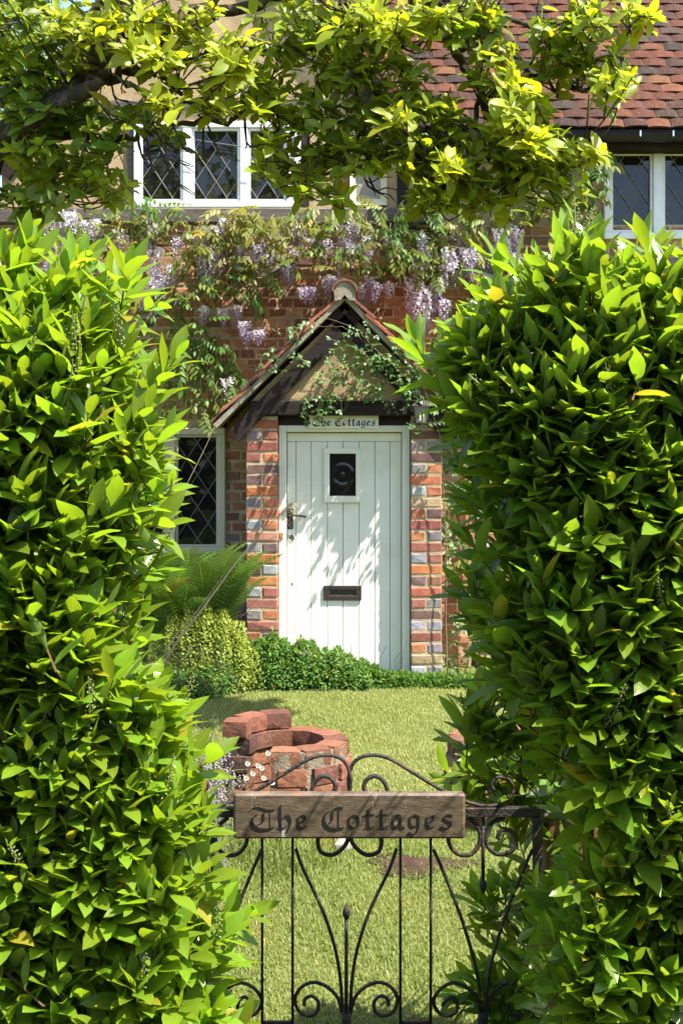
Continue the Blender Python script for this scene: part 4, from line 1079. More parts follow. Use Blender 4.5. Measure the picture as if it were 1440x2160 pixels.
def hedge(label, sil, fill, yfront, side, nsh, trunks, young_lit_fn, thick=0.5, spikes=40, sparse=None, rnd=0.26):
    base = W(sil[len(sil)//2][0] + side*-250, 972, 3.1)
    root = thing('laurel_hedge', label, 'hedge', (base.x, 3.1, gz(3.1)))
    S = dens(sil); poly = list(sil) + fill
    xs_ = [p[0] for p in poly]; ys_ = [p[1] for p in poly]
    lv = Leaves(LAUREL); tw = MB(); made = 0; tries = 0; spots = []
    while made < nsh and tries < nsh*60:
        tries += 1
        px = random.uniform(min(xs_), max(xs_)); py = random.uniform(min(ys_), max(ys_))
        if not in_poly(px, py, poly) or not in_poly(px+side*-26, py, poly) or not in_poly(px, py-22, poly): continue
        dd = np.hypot(S[:, 0]-px, S[:, 1]-py); k = int(dd.argmin()); d = dd[k]
        if sparse and random.random() < sparse(px, py, d): continue
        made += 1
        q = min(d/190.0, 1.0); roundoff = rnd*(1-math.sqrt(max(0.0, 1-(1-q)**2)))
        depth = random.random()**2.2*thick
        if side > 0 and py > 1450 and px < 1260: depth *= 0.2; roundoff *= 0.2
        Y = yfront(px, py) + roundoff + depth
        p = np.array(W(px, py, Y))
        ox, oz = (S[k, 0]-px)/max(d, 1), -(S[k, 1]-py)/max(d, 1)
        e = (1-q)
        out = np.array([ox*e*1.0 + side*-0.12, -0.75*(1-0.5*e), oz*e*0.8])
        ax = unit(out*0.85 + np.array([0, 0, 0.80]) + rng.normal(0, 0.36, 3))
        if d < 60 and random.random() < 0.30: p = p + (ax+0.5*out)*random.uniform(0.02, 0.06 if side < 0 else 0.085)*(0.2 if S[k, 1] < 600 else 1.0)
        ln = random.uniform(0.08, 0.18); nl = random.randint(7, 11)
        p0 = p - ax*ln*0.8
        tw.tube([p0 - ax*0.03 - unit(out)*0.10 - np.array([0, -0.03, 0.03]), p0, p0+ax*ln*0.6, p0+ax*ln], [0.0026, 0.0022, 0.0017, 0.0010], 4, cap=False)
        a1 = unit(np.cross(ax, [0.3, 0.1, 1.0])); a2 = np.cross(ax, a1)
        yg = young_lit_fn(px, py) - depth*0.9 + random.uniform(-0.2, 0.15)
        ph = random.random()*6.28; sz = random.uniform(0.060, 0.103)
        for i in range(nl):
            t = i/(nl-1); phi = ph+i*2.4
            pr = a1*math.cos(phi)+a2*math.sin(phi)
            th = R(74-52*t+random.uniform(-14, 14))
            dr = ax*math.cos(th)+pr*math.sin(th)+np.array([0, 0, 0.10+random.uniform(-0.20, 0.14)])
            upv = ax*0.9 + np.array([0, 0, 0.75]) - pr*0.1 + rng.normal(0, 0.18, 3)
            s_ = sz*(0.80+0.35*math.sin(math.pi*min(1, 0.25+0.6*t)))*random.uniform(0.85, 1.12)*(0.75 if t > 0.9 else 1)
            lv.add(p0+ax*ln*(0.12+0.88*t), dr, upv, s_, yg + 0.35*t)
        if depth < 0.10 and random.random() < 0.35: spots.append((p0+ax*ln*0.7, ax, px, py))
    tw.obj('twigs', M['twig'], root, kind='stuff')
    for pts in trunks:
        mb = MB(); P = smooth_path([tuple(W(*q[:3])) for q in pts], 6); n = len(P)
        mb.tube(P, [pts[0][3]*(1-0.6*i/n) for i in range(n)], 7); mb.obj('branch', M['twig'], root, smooth=True)
    random.shuffle(spots)
    for p, ax, px, py in spots[:spikes]:
        d = unit(ax*0.6+np.array([random.uniform(-.4, .4), -0.2, 0.7])); Rm = frames(d[None], np.array([[0.2, -1.0, 0.1]]))[0]; L = random.uniform(0.09, 0.15)
        m = Matrix([[*(Rm[a]*L).tolist(), float(p[a])] for a in range(3)] + [[0, 0, 0, 1]])
        link('flower_spike', SPIKE, None, root, m)
    lv.build(root, M['laurel'])
    return root

silL = [(-420, 440), (-100, 480), (30, 482), (70, 515), (150, 542), (200, 540), (262, 572), (294, 600), (300, 640), (300, 680), (296, 720), (316, 770), (336, 840), (340, 900), (334, 945), (340, 1010), (346, 1075), (312, 1130),
        (284, 1190), (310, 1240), (318, 1300), (300, 1350), (332, 1410), (346, 1470), (348, 1520), (395, 1580), (420, 1640), (460, 1690), (478, 1745), (440, 1790), (470, 1850), (510, 1900), (505, 1960), (470, 2000), (505, 2050), (530, 2110), (520, 2170), (530, 2260)]
fillL = [(530, 2480), (-520, 2480), (-520, 440)]
def yfL(px, py): return 2.42 + 0.00006*(px+200) + (0.05 if py < 700 else 0)
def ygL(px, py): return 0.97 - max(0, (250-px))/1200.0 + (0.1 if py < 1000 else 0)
trL = [[(200, 2400, 2.75, 0.018), (190, 1800, 2.75), (150, 1200, 2.75), (120, 700, 2.72)], [(330, 2400, 2.72, 0.015), (300, 1900, 2.72), (230, 1400, 2.72), (200, 900, 2.72)], [(60, 2300, 2.7, 0.016), (80, 1500, 2.7), (40, 800, 2.7)], [(150, 1650, 2.75, 0.010), (190, 1400, 2.7), (215, 1200, 2.68)], [(300, 2300, 2.68, 0.009), (370, 2080, 2.66), (400, 1980, 2.66)]]
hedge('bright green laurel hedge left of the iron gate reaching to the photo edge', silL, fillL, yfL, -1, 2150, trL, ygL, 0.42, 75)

silR = [(1900, 470), (1440, 508), (1300, 522), (1225, 520), (1200, 505), (1160, 490), (1135, 520), (1102, 556), (1060, 596), (1020, 635), (1000, 662), (920, 690), (935, 740), (950, 800), (920, 850), (945, 905), (975, 960), (1005, 1030), (1030, 1090), (1010, 1150), (975, 1200), (962, 1260), (980, 1310), (1008, 1360), (1010, 1420), (1010, 1475), (965, 1520), (945, 1560), (925, 1610), (965, 1655), (1010, 1690),
        (1060, 1740), (1070, 1800), (1030, 1850), (965, 1890), (945, 1930), (985, 1985), (1010, 2030), (970, 2080), (1010, 2120), (1040, 2170), (1040, 2250)]
fillR = [(1060, 2480), (2000, 2480), (2000, 470)]
def yfR(px, py):
    t = max(0.0, min(1.0, (1255-px)/70.0 if 1600 < py < 1870 else (1215-px)/100.0 if py > 1450 else (1210-px)/110.0)); return 2.50*(1-t) + (3.38 if py > 1580 else 2.95)*t if py > 1450 else 2.50 + 0.06*t
def lit_toneR(px, py): return (0.85 if py < 720 else 0.62 + max(0, 260-(py-720))/800.0) + (px-1200)/2500.0  # brighter upper part: the hedge's sunlit top put into leaf tone
def spR(px, py, d):
    if 1130 < px < 1290 and 1690 < py < 1830: return 0.82
    if px < 1160 and py > 1690: return 0.25 if py > 1840 else 0.5
    if px < 1080 and 1490 < py < 1700: return 0.55
    if px < 1060 and 930 < py < 1180: return 0.40
    return 0.0
trR = [[(1330, 2400, 2.75, 0.019), (1320, 1700, 2.75), (1290, 1100, 2.75), (1260, 700, 2.75)], [(1230, 2400, 2.85, 0.015), (1240, 1500, 2.85), (1200, 1000, 2.85), (1160, 760, 2.8)], [(1420, 2300, 2.7, 0.016), (1400, 1500, 2.7), (1380, 1000, 2.7)], [(1220, 1500, 2.8, 0.010), (1240, 1200, 2.75), (1190, 1010, 2.7)]]
hedge('darker laurel hedge right of the iron gate with only its top in full sun', silR, fillR, yfR, 1, 2250, trR, lit_toneR, 0.30, 65, spR, 0.14)

# ---------------------------------------------------------------- magnolia tree
MAG = [leaf_tpl(1.0, 0.48, 0.18, 0.10, 6, 0.85, 0.04, 0.58), leaf_tpl(1.0, 0.44, 0.30, 0.20, 6, 0.9, 0.04, 0.60), leaf_tpl(1.0, 0.52, 0.10, 0.28, 6, 0.85, 0.05, 0.57)]
mag = thing('magnolia_tree', 'spreading magnolia with yellow green young leaves reaching across the upper windows', 'tree', (WX(-70, 6.9), 6.9, 0))
limbs = [
 [(-70, 1560, 6.9, 0.12), (-75, 1000, 6.9, 0.105), (-60, 560, 6.85, 0.09), (-20, 330, 6.8, 0.07), (60, 235, 6.75, 0.052), (150, 190, 6.7, 0.042), (230, 120, 6.65, 0.034), (330, 60, 6.6, 0.032), (460, -10, 6.6, 0.022)],
 [(-20, 330, 6.8, 0.06), (60, 255, 6.7, 0.055), (130, 215, 6.6, 0.05), (190, 185, 6.55, 0.04), (235, 122, 6.6, 0.03), (290, 145, 6.6, 0.022), (350, 170, 6.6, 0.015), (420, 215, 6.6, 0.010)],
 [(150, 190, 6.7, 0.035), (260, 155, 6.8, 0.03), (380, 130, 6.9, 0.026), (520, 110, 6.95, 0.022), (680, 100, 6.95, 0.018), (820, 90, 6.9, 0.014), (960, 70, 6.8, 0.010)],
 [(-20, 300, 6.9, 0.05), (120, 285, 7.0, 0.03), (220, 300, 7.0, 0.02), (330, 275, 7.0, 0.016), (480, 250, 7.0, 0.016), (620, 240, 6.95, 0.013), (760, 260, 6.9, 0.010)],
 [(230, 120, 6.65, 0.03), (430, 40, 6.9, 0.035), (640, -20, 7.0, 0.034), (860, -10, 7.0, 0.03), (950, 90, 6.95, 0.026), (1010, 200, 6.9, 0.022), (1050, 320, 6.85, 0.016), (1100, 400, 6.8, 0.01)],
 [(860, -10, 7.0, 0.026), (1000, 20, 6.9, 0.02), (1120, 60, 6.85, 0.014), (1240, 50, 6.8, 0.010), (1330, 40, 6.8, 0.007)],
 [(950, 90, 6.95, 0.018), (1080, 130, 6.9, 0.013), (1180, 190, 6.85, 0.01), (1280, 170, 6.8, 0.007)],
 [(1010, 200, 6.9, 0.016), (960, 300, 6.8, 0.012), (900, 390, 6.75, 0.008)],
 [(1050, 320, 6.85, 0.012), (1140, 320, 6.8, 0.010), (1220, 310, 6.75, 0.007)],
 [(520, 110, 6.95, 0.014), (560, 220, 6.9, 0.012), (590, 320, 6.85, 0.008), (640, 380, 6.8, 0.006)],
 [(120, 285, 7.0, 0.02), (100, 360, 6.95, 0.014), (130, 420, 6.9, 0.008)],
 [(-60, 560, 6.85, 0.07), (-100, 200, 6.9, 0.06), (20, -60, 6.9, 0.05), (300, -160, 7.0, 0.04), (700, -220, 7.1, 0.03), (1050, -160, 7.0, 0.02)],
]
nodes = []
for j, lb_ in enumerate(limbs):
    P = smooth_path([(*W(a, b, c), r) for a, b, c, r in lb_], 8)
    mb = MB(); PP = []
    for i, p in enumerate(P):
        w = 0.018 if p[3] < 0.04 else 0.004
        q = p[:3] + rng.normal(0, w, 3)*(0 if i in (0, len(P)-1) else 1); PP.append(q)
        if i % 3 == 0 and p[2] > 2.0: nodes.append(q)
    mb.tube(PP, [max(0.005, p[3]) for p in P], 8 if lb_[0][3] > 0.05 else 6)
    mb.obj('trunk' if j == 0 else 'limb', M['bark'], mag, smooth=True)
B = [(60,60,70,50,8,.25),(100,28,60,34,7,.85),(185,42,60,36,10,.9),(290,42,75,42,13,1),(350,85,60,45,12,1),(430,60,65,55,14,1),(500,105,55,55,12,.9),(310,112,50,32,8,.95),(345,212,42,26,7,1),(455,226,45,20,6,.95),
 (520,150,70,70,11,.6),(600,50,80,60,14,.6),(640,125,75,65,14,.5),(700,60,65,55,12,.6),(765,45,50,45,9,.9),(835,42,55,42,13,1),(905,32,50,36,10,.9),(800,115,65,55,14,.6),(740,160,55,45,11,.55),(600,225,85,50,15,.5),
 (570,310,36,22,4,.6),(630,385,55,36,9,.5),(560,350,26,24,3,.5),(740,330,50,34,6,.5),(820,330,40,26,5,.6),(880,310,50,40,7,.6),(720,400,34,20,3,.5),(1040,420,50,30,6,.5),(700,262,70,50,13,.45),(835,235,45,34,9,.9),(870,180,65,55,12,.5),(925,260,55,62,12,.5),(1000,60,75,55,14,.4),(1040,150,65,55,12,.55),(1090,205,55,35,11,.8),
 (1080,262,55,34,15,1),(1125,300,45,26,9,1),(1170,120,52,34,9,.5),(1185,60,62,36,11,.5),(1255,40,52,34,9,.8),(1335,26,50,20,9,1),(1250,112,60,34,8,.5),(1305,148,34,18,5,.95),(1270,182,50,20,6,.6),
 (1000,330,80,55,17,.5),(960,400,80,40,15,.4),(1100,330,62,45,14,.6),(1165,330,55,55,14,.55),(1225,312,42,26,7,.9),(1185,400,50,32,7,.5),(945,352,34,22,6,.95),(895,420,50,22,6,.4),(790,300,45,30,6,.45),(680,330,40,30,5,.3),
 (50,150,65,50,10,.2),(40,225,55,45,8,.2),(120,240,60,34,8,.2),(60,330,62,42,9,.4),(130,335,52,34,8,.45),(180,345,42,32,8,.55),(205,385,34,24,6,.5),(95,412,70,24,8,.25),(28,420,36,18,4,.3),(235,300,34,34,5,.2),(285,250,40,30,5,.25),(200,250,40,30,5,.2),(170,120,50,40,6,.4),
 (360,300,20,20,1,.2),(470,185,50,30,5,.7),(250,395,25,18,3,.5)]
whorls = []
for cx, cy, rx, ry, n, lit_tone in B:  # last value puts sunlit and shaded clusters into leaf tone, besides young growth
    for _ in range(int(n*2.0 if lit_tone < 0.75 else n*1.7)):
        a = random.random()*6.283; r = math.sqrt(random.random())
        whorls.append((cx+math.cos(a)*r*rx, cy+math.sin(a)*r*ry, lit_tone, random.uniform(6.25, 6.7) if lit_tone > 0.75 else random.uniform(6.45, 6.95 if cx > 650 else 7.3)))
for _ in range(130):
    px, py = random.uniform(-350, 650), random.uniform(-300, -15)
    whorls.append((px, py, 0.6, random.uniform(6.3, 7.6)))
for _ in range(30): whorls.append((random.uniform(650, 1330), random.uniform(-70, -10), 0.7, random.uniform(6.3, 6.6)))
for _ in range(26): whorls.append((random.uniform(-80, 50), random.uniform(-20, 330), random.uniform(.2, .6), random.uniform(6.4, 7.4)))
for _ in range(44): whorls.append((random.uniform(-60, 150), random.uniform(-30, 200), random.uniform(.2, .6), random.uniform(6.9, 7.6)))
for _ in range(40): whorls.append((random.uniform(-40, 110), random.uniform(-30, 110), random.uniform(.3, .8), random.uniform(6.6, 7.6)))
for _ in range(46): whorls.append((random.uniform(-20, 260), random.uniform(-10, 260), random.uniform(.15, .6), random.uniform(6.5, 7.4)))
for _ in range(40): whorls.append((random.uniform(-350, -10), random.uniform(0, 420), 0.4, random.uniform(6.3, 7.5)))
lv = Leaves(MAG); tw = MB(); NA = np.array(nodes)
tips = []
for px, py, lit_tone, Y in whorls:
    p = np.array(W(px, py+14, Y))
    base = NA if len(tips) < 30 or random.random() < 0.35 else np.array(tips[-300:] + nodes)
    dd = np.linalg.norm(base-p, axis=1) + 0.25*np.maximum(0, base[:, 2]-p[2])
    dd[dd < 0.05] = 9; k = int(dd.argmin()); q = base[k]
    mid = (p+q)/2 + np.array([0, 0, -0.05*np.linalg.norm(p-q)]) + rng.normal(0, 0.03, 3)
    if np.linalg.norm(p-q) < 1.1:
        L = np.linalg.norm(p-q)
        tw.tube(smooth_path([q, mid, p], 3), [0.004+0.005*min(1, L)]*2 + [0.0045]*3 + [0.003]*2, 5, cap=False); tips.append(mid)
    up = unit(np.array([random.uniform(-.7, 1.0), random.uniform(-1.1, .1), 0.85]))
    a1 = unit(np.cross(up, [1, 0.2, 0.1])); a2 = np.cross(up, a1); n = random.randint(4, 9); ph = random.random()*6.28
    sz = random.uniform(0.085, 0.142); tdir = unit(p-q)
    for i in range(n):
        t = i/n; phi = ph+i*2.4; pr = a1*math.cos(phi)+a2*math.sin(phi); th = R(88-62*t+random.uniform(-14, 14))
        d = up*math.cos(th)+pr*math.sin(th)+np.array([0, 0, -0.05-0.12*random.random()])
        d = d + rng.normal(0, 0.22, 3)
        lv.add(p+up*0.03*t-tdir*random.random()**2*0.16*(1-t), d, up*1.0-pr*0.1+np.array([0.30, -0.30, 0.25])+rng.normal(0, 0.28, 3), sz*(1.05-0.35*t)*random.uniform(0.6, 1.2), lit_tone*0.85+0.18*t-0.0+random.uniform(-.14, .14))
# bare mossy twigs hanging before the upper window
for px, py, Y in ((335, 290, 6.6), (350, 330, 6.6), (320, 350, 6.62), (365, 375, 6.6), (430, 330, 6.7), (460, 320, 6.7), (380, 300, 6.6), (300, 330, 6.7), (520, 300, 6.7), (770, 380, 6.8), (790, 400, 6.8), (240, 200, 6.7)):
    p = np.array(W(px, py, Y)); q = p + np.array([random.uniform(-.1, .0), 0.05, random.uniform(.12, .3)])
    for j in range(3):
        e = p + np.array([random.uniform(-.02, .16), random.uniform(-.05, .05), random.uniform(-.10, .03)])
        tw.tube(smooth_path([q, p, (p+e)/2+rng.normal(0, 0.012, 3), e], 3), [0.005]*4+[0.004]*3+[0.003]*2+[0.002], 5, cap=False)
tw.obj('twigs', M['bark'], mag, kind='stuff')
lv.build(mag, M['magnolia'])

# ---------------------------------------------------------------- compound leaf templates
def join_leaflets(items, tpl):
    V = []; Q = []; U = []; n = 0
    tv, tq, tu = tpl
    for p, d, u, s in items:
        Rm = frames(np.array([d], float), np.array([u], float))[0]
        V.append((Rm*s @ tv.T).T + np.array(p)); Q.append(tq+n); U.append(tu); n += len(tv)
    return np.concatenate(V), np.concatenate(Q), np.concatenate(U)
def compound(pairs, L, ls, droop, hang, tpl, lw=1.0):
    items = []; 
    def axis(t): return np.array([0.02*math.sin(t*4), L*t*(1-0.25*droop*t), -droop*L*0.6*t*t])
    for i in range(pairs):
        t = 0.25+0.7*i/max(1, pairs-1) if pairs > 1 else 0.6
        for s in (-1, 1):
            d = np.array([s*1.0, 0.45+0.3*random.random(), -hang+random.uniform(-.25, .25)]); items.append((axis(t), d, (0.1*s, 0.15, 1.0), ls*random.uniform(0.8, 1.1)*(1-0.25*abs(t-0.5))))
    items.append((axis(1.0), (0, 1, -hang*0.8), (0, 0.2, 1), ls*1.05))
    V, Q, U = join_leaflets(items, tpl)
    # rachis as a thin strip
    n = len(V); rv = []; rq = []
    for i in range(7):
        a = axis(i/6); rv += [a+np.array([-0.0016, 0, 0]), a+np.array([0.0016, 0, 0.0008])]
    for i in range(6): rq.append((n+2*i, n+2*i+1, n+2*i+3, n+2*i+2))
    return np.concatenate([V, rv]), np.concatenate([Q, rq]), np.concatenate([U, np.tile([[0.5, 0.5]], (len(rv), 1))])
LFT = leaf_tpl(1.0, 0.40, 0.25, 0.15, 3, 0.85, 0.0)
LFTR = leaf_tpl(1.0, 0.62, 0.2, 0.12, 3, 0.7, 0.0)
WIST = [compound(3, 0.12, 0.070, 0.5, 1.2, LFT), compound(4, 0.16, 0.068, 0.8, 0.9, LFT), compound(4, 0.15, 0.066, 0.3, 1.8, LFT), compound(3, 0.12, 0.075, 1.0, 1.6, LFT), compound(5, 0.19, 0.062, 0.5, 0.45, LFT)]
ROSE = [compound(2, 0.075, 0.034, 0.3, 0.25, LFTR), compound(3, 0.09, 0.032, 0.6, 0.4, LFTR), compound(2, 0.07, 0.038, 0.8, 0.6, LFTR)]

# ---------------------------------------------------------------- wisteria
wis = thing('wisteria', 'wisteria with mauve hanging flowers and bronze leaves along the cottage wall', 'climbing plant', (WX(1010, 9.2), 9.2, 0))
YWI = YW - 0.09
stems = [[(1000, 1420, 9.2, .03), (1010, 1100, 9.24, .03), (985, 800, 9.24, .026), (1000, 600, 9.24, .022), (960, 500, 9.22, .018), (840, 478, 9.22, .015), (700, 470, 9.22, .013), (560, 480, 9.22, .011), (420, 490, 9.23, .009), (280, 470, 9.23, .008), (100, 450, 9.23, .006)],
         [(985, 800, 9.24, .02), (1040, 600, 9.2, .016), (1120, 450, 9.2, .014), (1230, 400, 9.2, .01), (1275, 300, 9.2, .006)],
         [(700, 470, 9.22, .008), (590, 520, 9.2, .006), (480, 600, 9.2, .005), (430, 690, 9.2, .004), (470, 760, 9.2, .004), (440, 850, 9.18, .003)],
         [(560, 480, 9.22, .007), (500, 560, 9.2, .004), (540, 600, 9.18, .003), (560, 690, 9.18, .003), (590, 720, 9.2, .002)],
         [(280, 470, 9.22, .006), (380, 560, 9.2, .004), (330, 600, 9.2, .003)],
         [(840, 478, 9.22, .006), (760, 560, 9.2, .004), (680, 590, 9.2, .003)],
         [(960, 500, 9.22, .008), (900, 560, 9.18, .005), (860, 600, 9.18, .003)],
         [(1010, 1100, 9.22, .008), (1030, 1180, 9.15, .005), (990, 1190, 9.1, .003)]]
for st_ in stems:
    P = smooth_path([(*W(a, b, c), r) for a, b, c, r in st_], 7); mb = MB()
    mb.tube([p[:3]+rng.normal(0, 0.006, 3) for p in P], [p[3] for p in P], 6); mb.obj('stem', M['bark'], wis, smooth=True)
st = MB()
for _ in range(120):    # thin pale leaf stalks
    px, py = random.choice([(random.uniform(250, 1080), random.uniform(450, 640)), (random.uniform(380, 560), random.uniform(600, 860))])
    p = np.array(W(px, py, YWI-random.uniform(-.04, .1))); e = p+np.array([random.uniform(-.16, .16), random.uniform(-.06, .02), random.uniform(-.14, .05)])
    st.tube(smooth_path([p, (p+e)/2+np.array([0, -.01, .03]), e], 3), 0.0014, 4, cap=False)
st.obj('leaf_stalks', M['straw'], wis, kind='stuff')
WB = [(325,440,45,24,8,.15),(180,465,95,34,16,.7),(290,500,50,24,8,.8),(440,505,55,34,18,.9),(505,470,60,22,20,.95),(600,488,75,34,24,.9),(700,468,55,34,18,.75),(780,450,40,22,7,.75),(860,490,55,36,20,.25),(905,555,55,36,16,.8),
 (980,470,55,42,20,.8),(1085,440,55,52,18,.65),(1240,420,36,52,16,.55),(1270,350,22,50,9,.4),(480,595,55,30,9,.4),(540,615,30,22,5,.1),(420,720,50,40,13,.3),(475,765,50,50,18,.3),(440,840,42,34,11,.6),(545,545,110,26,14,.8),(660,540,55,34,11,.8),(775,545,75,34,14,.8),
 (960,700,26,50,7,.55),(1000,1170,42,24,9,.7),(350,470,50,20,8,.6),(390,545,40,24,6,.8),(900,440,50,24,8,.3),(1010,560,34,40,9,.7),(360,820,40,50,8,.6),(1150,430,50,40,10,.6),(330,650,40,50,9,.3),(400,640,50,40,9,.5),(300,760,40,60,8,.3),(380,760,40,50,9,.4),(520,560,60,30,9,.6),(240,520,70,30,12,.6),(600,560,60,30,8,.6),(840,560,60,34,12,.6),(940,540,50,34,12,.6)]
lv = Leaves(WIST)
for cx, cy, rx, ry, n, bz in WB:
    for _ in range(int(n*1.6)):
        a = random.random()*6.283; r = math.sqrt(random.random()); px, py = cx+math.cos(a)*r*rx, cy+math.sin(a)*r*ry
        p = np.array(W(px, py-10, YWI - random.uniform(0.0, 0.22)))
        d = np.array([random.uniform(-1, 1), random.uniform(-1.0, -0.15), random.uniform(-0.75, 0.35)])
        lv.add(p, d, np.array([random.uniform(-.2, .3), -0.35, 1.0]), random.uniform(0.7, 1.15), (bz - 0.15 + random.uniform(-.4, .3)))
lv.build(wis, M['wist_leaf'], 'leaf', 'foliage', 300)
def raceme_mesh(seed, L=0.2):
    r = random.Random(seed); V = []; Q = []; T = []
    n = 62
    for i in range(n):
        t = (i+0.5)/n; rad = (0.034*(1-t)**0.6+0.006)*r.uniform(0.6, 1.1); a = i*2.4+r.uniform(-.4, .4); z = -L*t
        c = np.array([math.cos(a)*rad, math.sin(a)*rad, z]); out = unit([math.cos(a), math.sin(a), -0.15+r.uniform(-.3, .3)])
        s = (0.0135*(1-t)+0.006)*r.uniform(0.8, 1.2)
        side = unit(np.cross(out, [0, 0, 1])); upv = np.cross(side, out); k = len(V)
        V += [c-side*s*0.3, c+side*s*0.3, c+side*s*0.85+upv*s*1.2+out*s*0.3, c-side*s*0.85+upv*s*1.2+out*s*0.3]; Q.append((k, k+1, k+2, k+3))
        k = len(V); V += [c-side*s*0.4+upv*s*.1, c+side*s*0.4+upv*s*.1, c+side*s*0.25+out*s*1.3-upv*s*0.5, c-side*s*0.25+out*s*1.3-upv*s*0.5]; Q.append((k, k+1, k+2, k+3))
        tb = 0.95-0.75*t+r.uniform(-.12, .12)
        T += [tb]*4 + [tb*0.72]*4
    k = len(V); V += [np.array([-0.0012, 0, 0.05]), np.array([0.0012, 0, 0.05]), np.array([0.001, 0, -L]), np.array([-0.001, 0, -L])]; Q.append((k, k+1, k+2, k+3)); T += [0.3]*4
    me = np_mesh('flower_raceme', np.array(V), np.array(Q), None, {'tint': np.array(T)}, smooth=False); me.materials.append(M['flower']); return me
RAC = [raceme_mesh(i, 0.2) for i in range(5)]
RC = [(120,445,60),(150,450,55),(200,465,40),(250,490,40),(330,590,70),(345,580,60),(312,612,50),(362,560,45),(432,520,60),(455,530,50),(472,515,60),(500,555,40),(507,520,40),(535,515,45),(547,520,40),(570,540,30),(600,545,50),(608,565,35),(622,530,30),
 (690,510,40),(760,515,35),(745,520,40),(640,608,30),(655,610,25),(690,585,35),(780,588,42),(795,598,38),(822,598,32),(430,650,35),(470,652,32),(500,648,30),(515,680,35),(480,800,40),(865,592,65),(880,606,75),(895,618,65),(910,606,65),(926,592,55),(900,645,55),(936,636,45),
 (945,528,55),(955,556,52),(975,528,65),(990,528,55),(1002,545,50),(1022,540,45),(1050,488,65),(1070,500,60),(1082,480,55),(925,728,38),(1182,385,34),(1160,400,32),(1200,400,30),(702,588,30),(760,600,28),(545,698,30),(520,700,30),(440,535,60),(462,545,45),(340,600,55),(325,570,50),(868,640,40),(888,660,40),(940,560,45),(420,500,30),(580,500,30),(660,505,30),(1020,1150,34),(1040,1200,36),(970,740,30),(985,800,30),(135,470,50),(165,470,40),(105,470,40),(265,500,35)]
for _ in range(52):
    px = random.uniform(95, 1090); RC.append((px, 450+85*random.random()+30*math.sin(px*0.02)**2+(20 if px > 850 else 0), random.uniform(38, 66)))
for ir, (px, py, ln) in enumerate(RC):
    sc_ = ln/287.0/0.2*random.uniform(0.95, 1.25)
    m = Matrix.Translation(W(px, py, YWI - (random.uniform(0.12, 0.21) if ir < 74 else random.uniform(0.04, 0.18)))) @ Matrix.Rotation(random.uniform(0, 6.28), 4, 'Z') @ Matrix.Rotation(random.uniform(-.18, .18), 4, 'X') @ Matrix.Diagonal((max(1.15, sc_)*1.0, max(1.15, sc_), sc_, 1))
    link('flower_raceme', random.choice(RAC), None, wis, m)

# ---------------------------------------------------------------- climbing rose over the porch gable
rose = thing('climbing_rose', 'small leaved climbing rose trailing over the porch gable', 'climbing plant', (WX(945, 8.45), 8.47, 0))
YRO = 8.385
for st_ in [[(942, 1440, 8.47, .008), (940, 1150, 8.46, .007), (930, 960, 8.44, .006), (918, 890, 8.40, .005), (870, 815, 8.38, .0045), (800, 745, 8.38, .004), (740, 690, 8.38, .003), (660, 665, 8.37, .002)],
            [(870, 815, 8.38, .004), (790, 800, 8.38, .003), (720, 770, 8.37, .003), (680, 800, 8.36, .002), (672, 860, 8.36, .0015), (690, 910, 8.36, .001)],
            [(800, 745, 8.38, .003), (720, 690, 8.37, .0025), (640, 700, 8.36, .002), (580, 760, 8.36, .0014)],
            [(918, 890, 8.40, .004), (880, 780, 8.36, .003), (860, 700, 8.35, .0015)],
            [(720, 770, 8.37, .002), (715, 820, 8.36, .0015), (722, 870, 8.35, .001)],
            [(918, 890, 8.40, .003), (960, 880, 8.38, .002), (1000, 915, 8.36, .001)], [(870, 815, 8.38, .003), (845, 700, 8.36, .002), (880, 660, 8.35, .001)]]:
    P = smooth_path([(*W(a, b, c), r) for a, b, c, r in st_], 7); mb = MB()
    mb.tube([p[:3]+rng.normal(0, 0.003, 3) for p in P], [max(p[3]*0.6, .0010) for p in P], 5); mb.obj('stem', M['rose_stem'], rose, smooth=True)
lv = Leaves(ROSE)
for cx, cy, rx, ry, n in [(700,800,32,40,20),(668,835,20,30,10),(755,705,30,40,12),(815,750,46,40,32),(862,805,45,34,32),(722,760,34,34,16),(780,800,46,34,18),(600,735,40,32,10),(680,858,14,26,8),(900,850,42,30,16),(955,895,36,24,6),(688,897,10,16,4),(718,845,12,20,5),(640,690,34,16,9),(850,722,26,20,7),(745,760,30,30,10),(575,765,26,20,5),(885,900,24,14,6),(830,840,40,20,8),(870,760,36,36,12),(650,870,14,10,3)]:
    for _ in range(n):
        a = random.random()*6.283; r = math.sqrt(random.random())
        p = np.array(W(cx+math.cos(a)*r*rx, cy+math.sin(a)*r*ry, YRO+0.045-0.075*random.random()**2))
        lv.add(p, np.array([random.uniform(-1, 1), random.uniform(-1, 0.0), random.uniform(-.7, .5)]), np.array([random.uniform(-.3, .5), -.5, 1.0]), random.uniform(0.75, 1.15), random.uniform(0.1, 0.8))
lv.build(rose, M['rose_leaf'], 'leaf', 'foliage', 300)
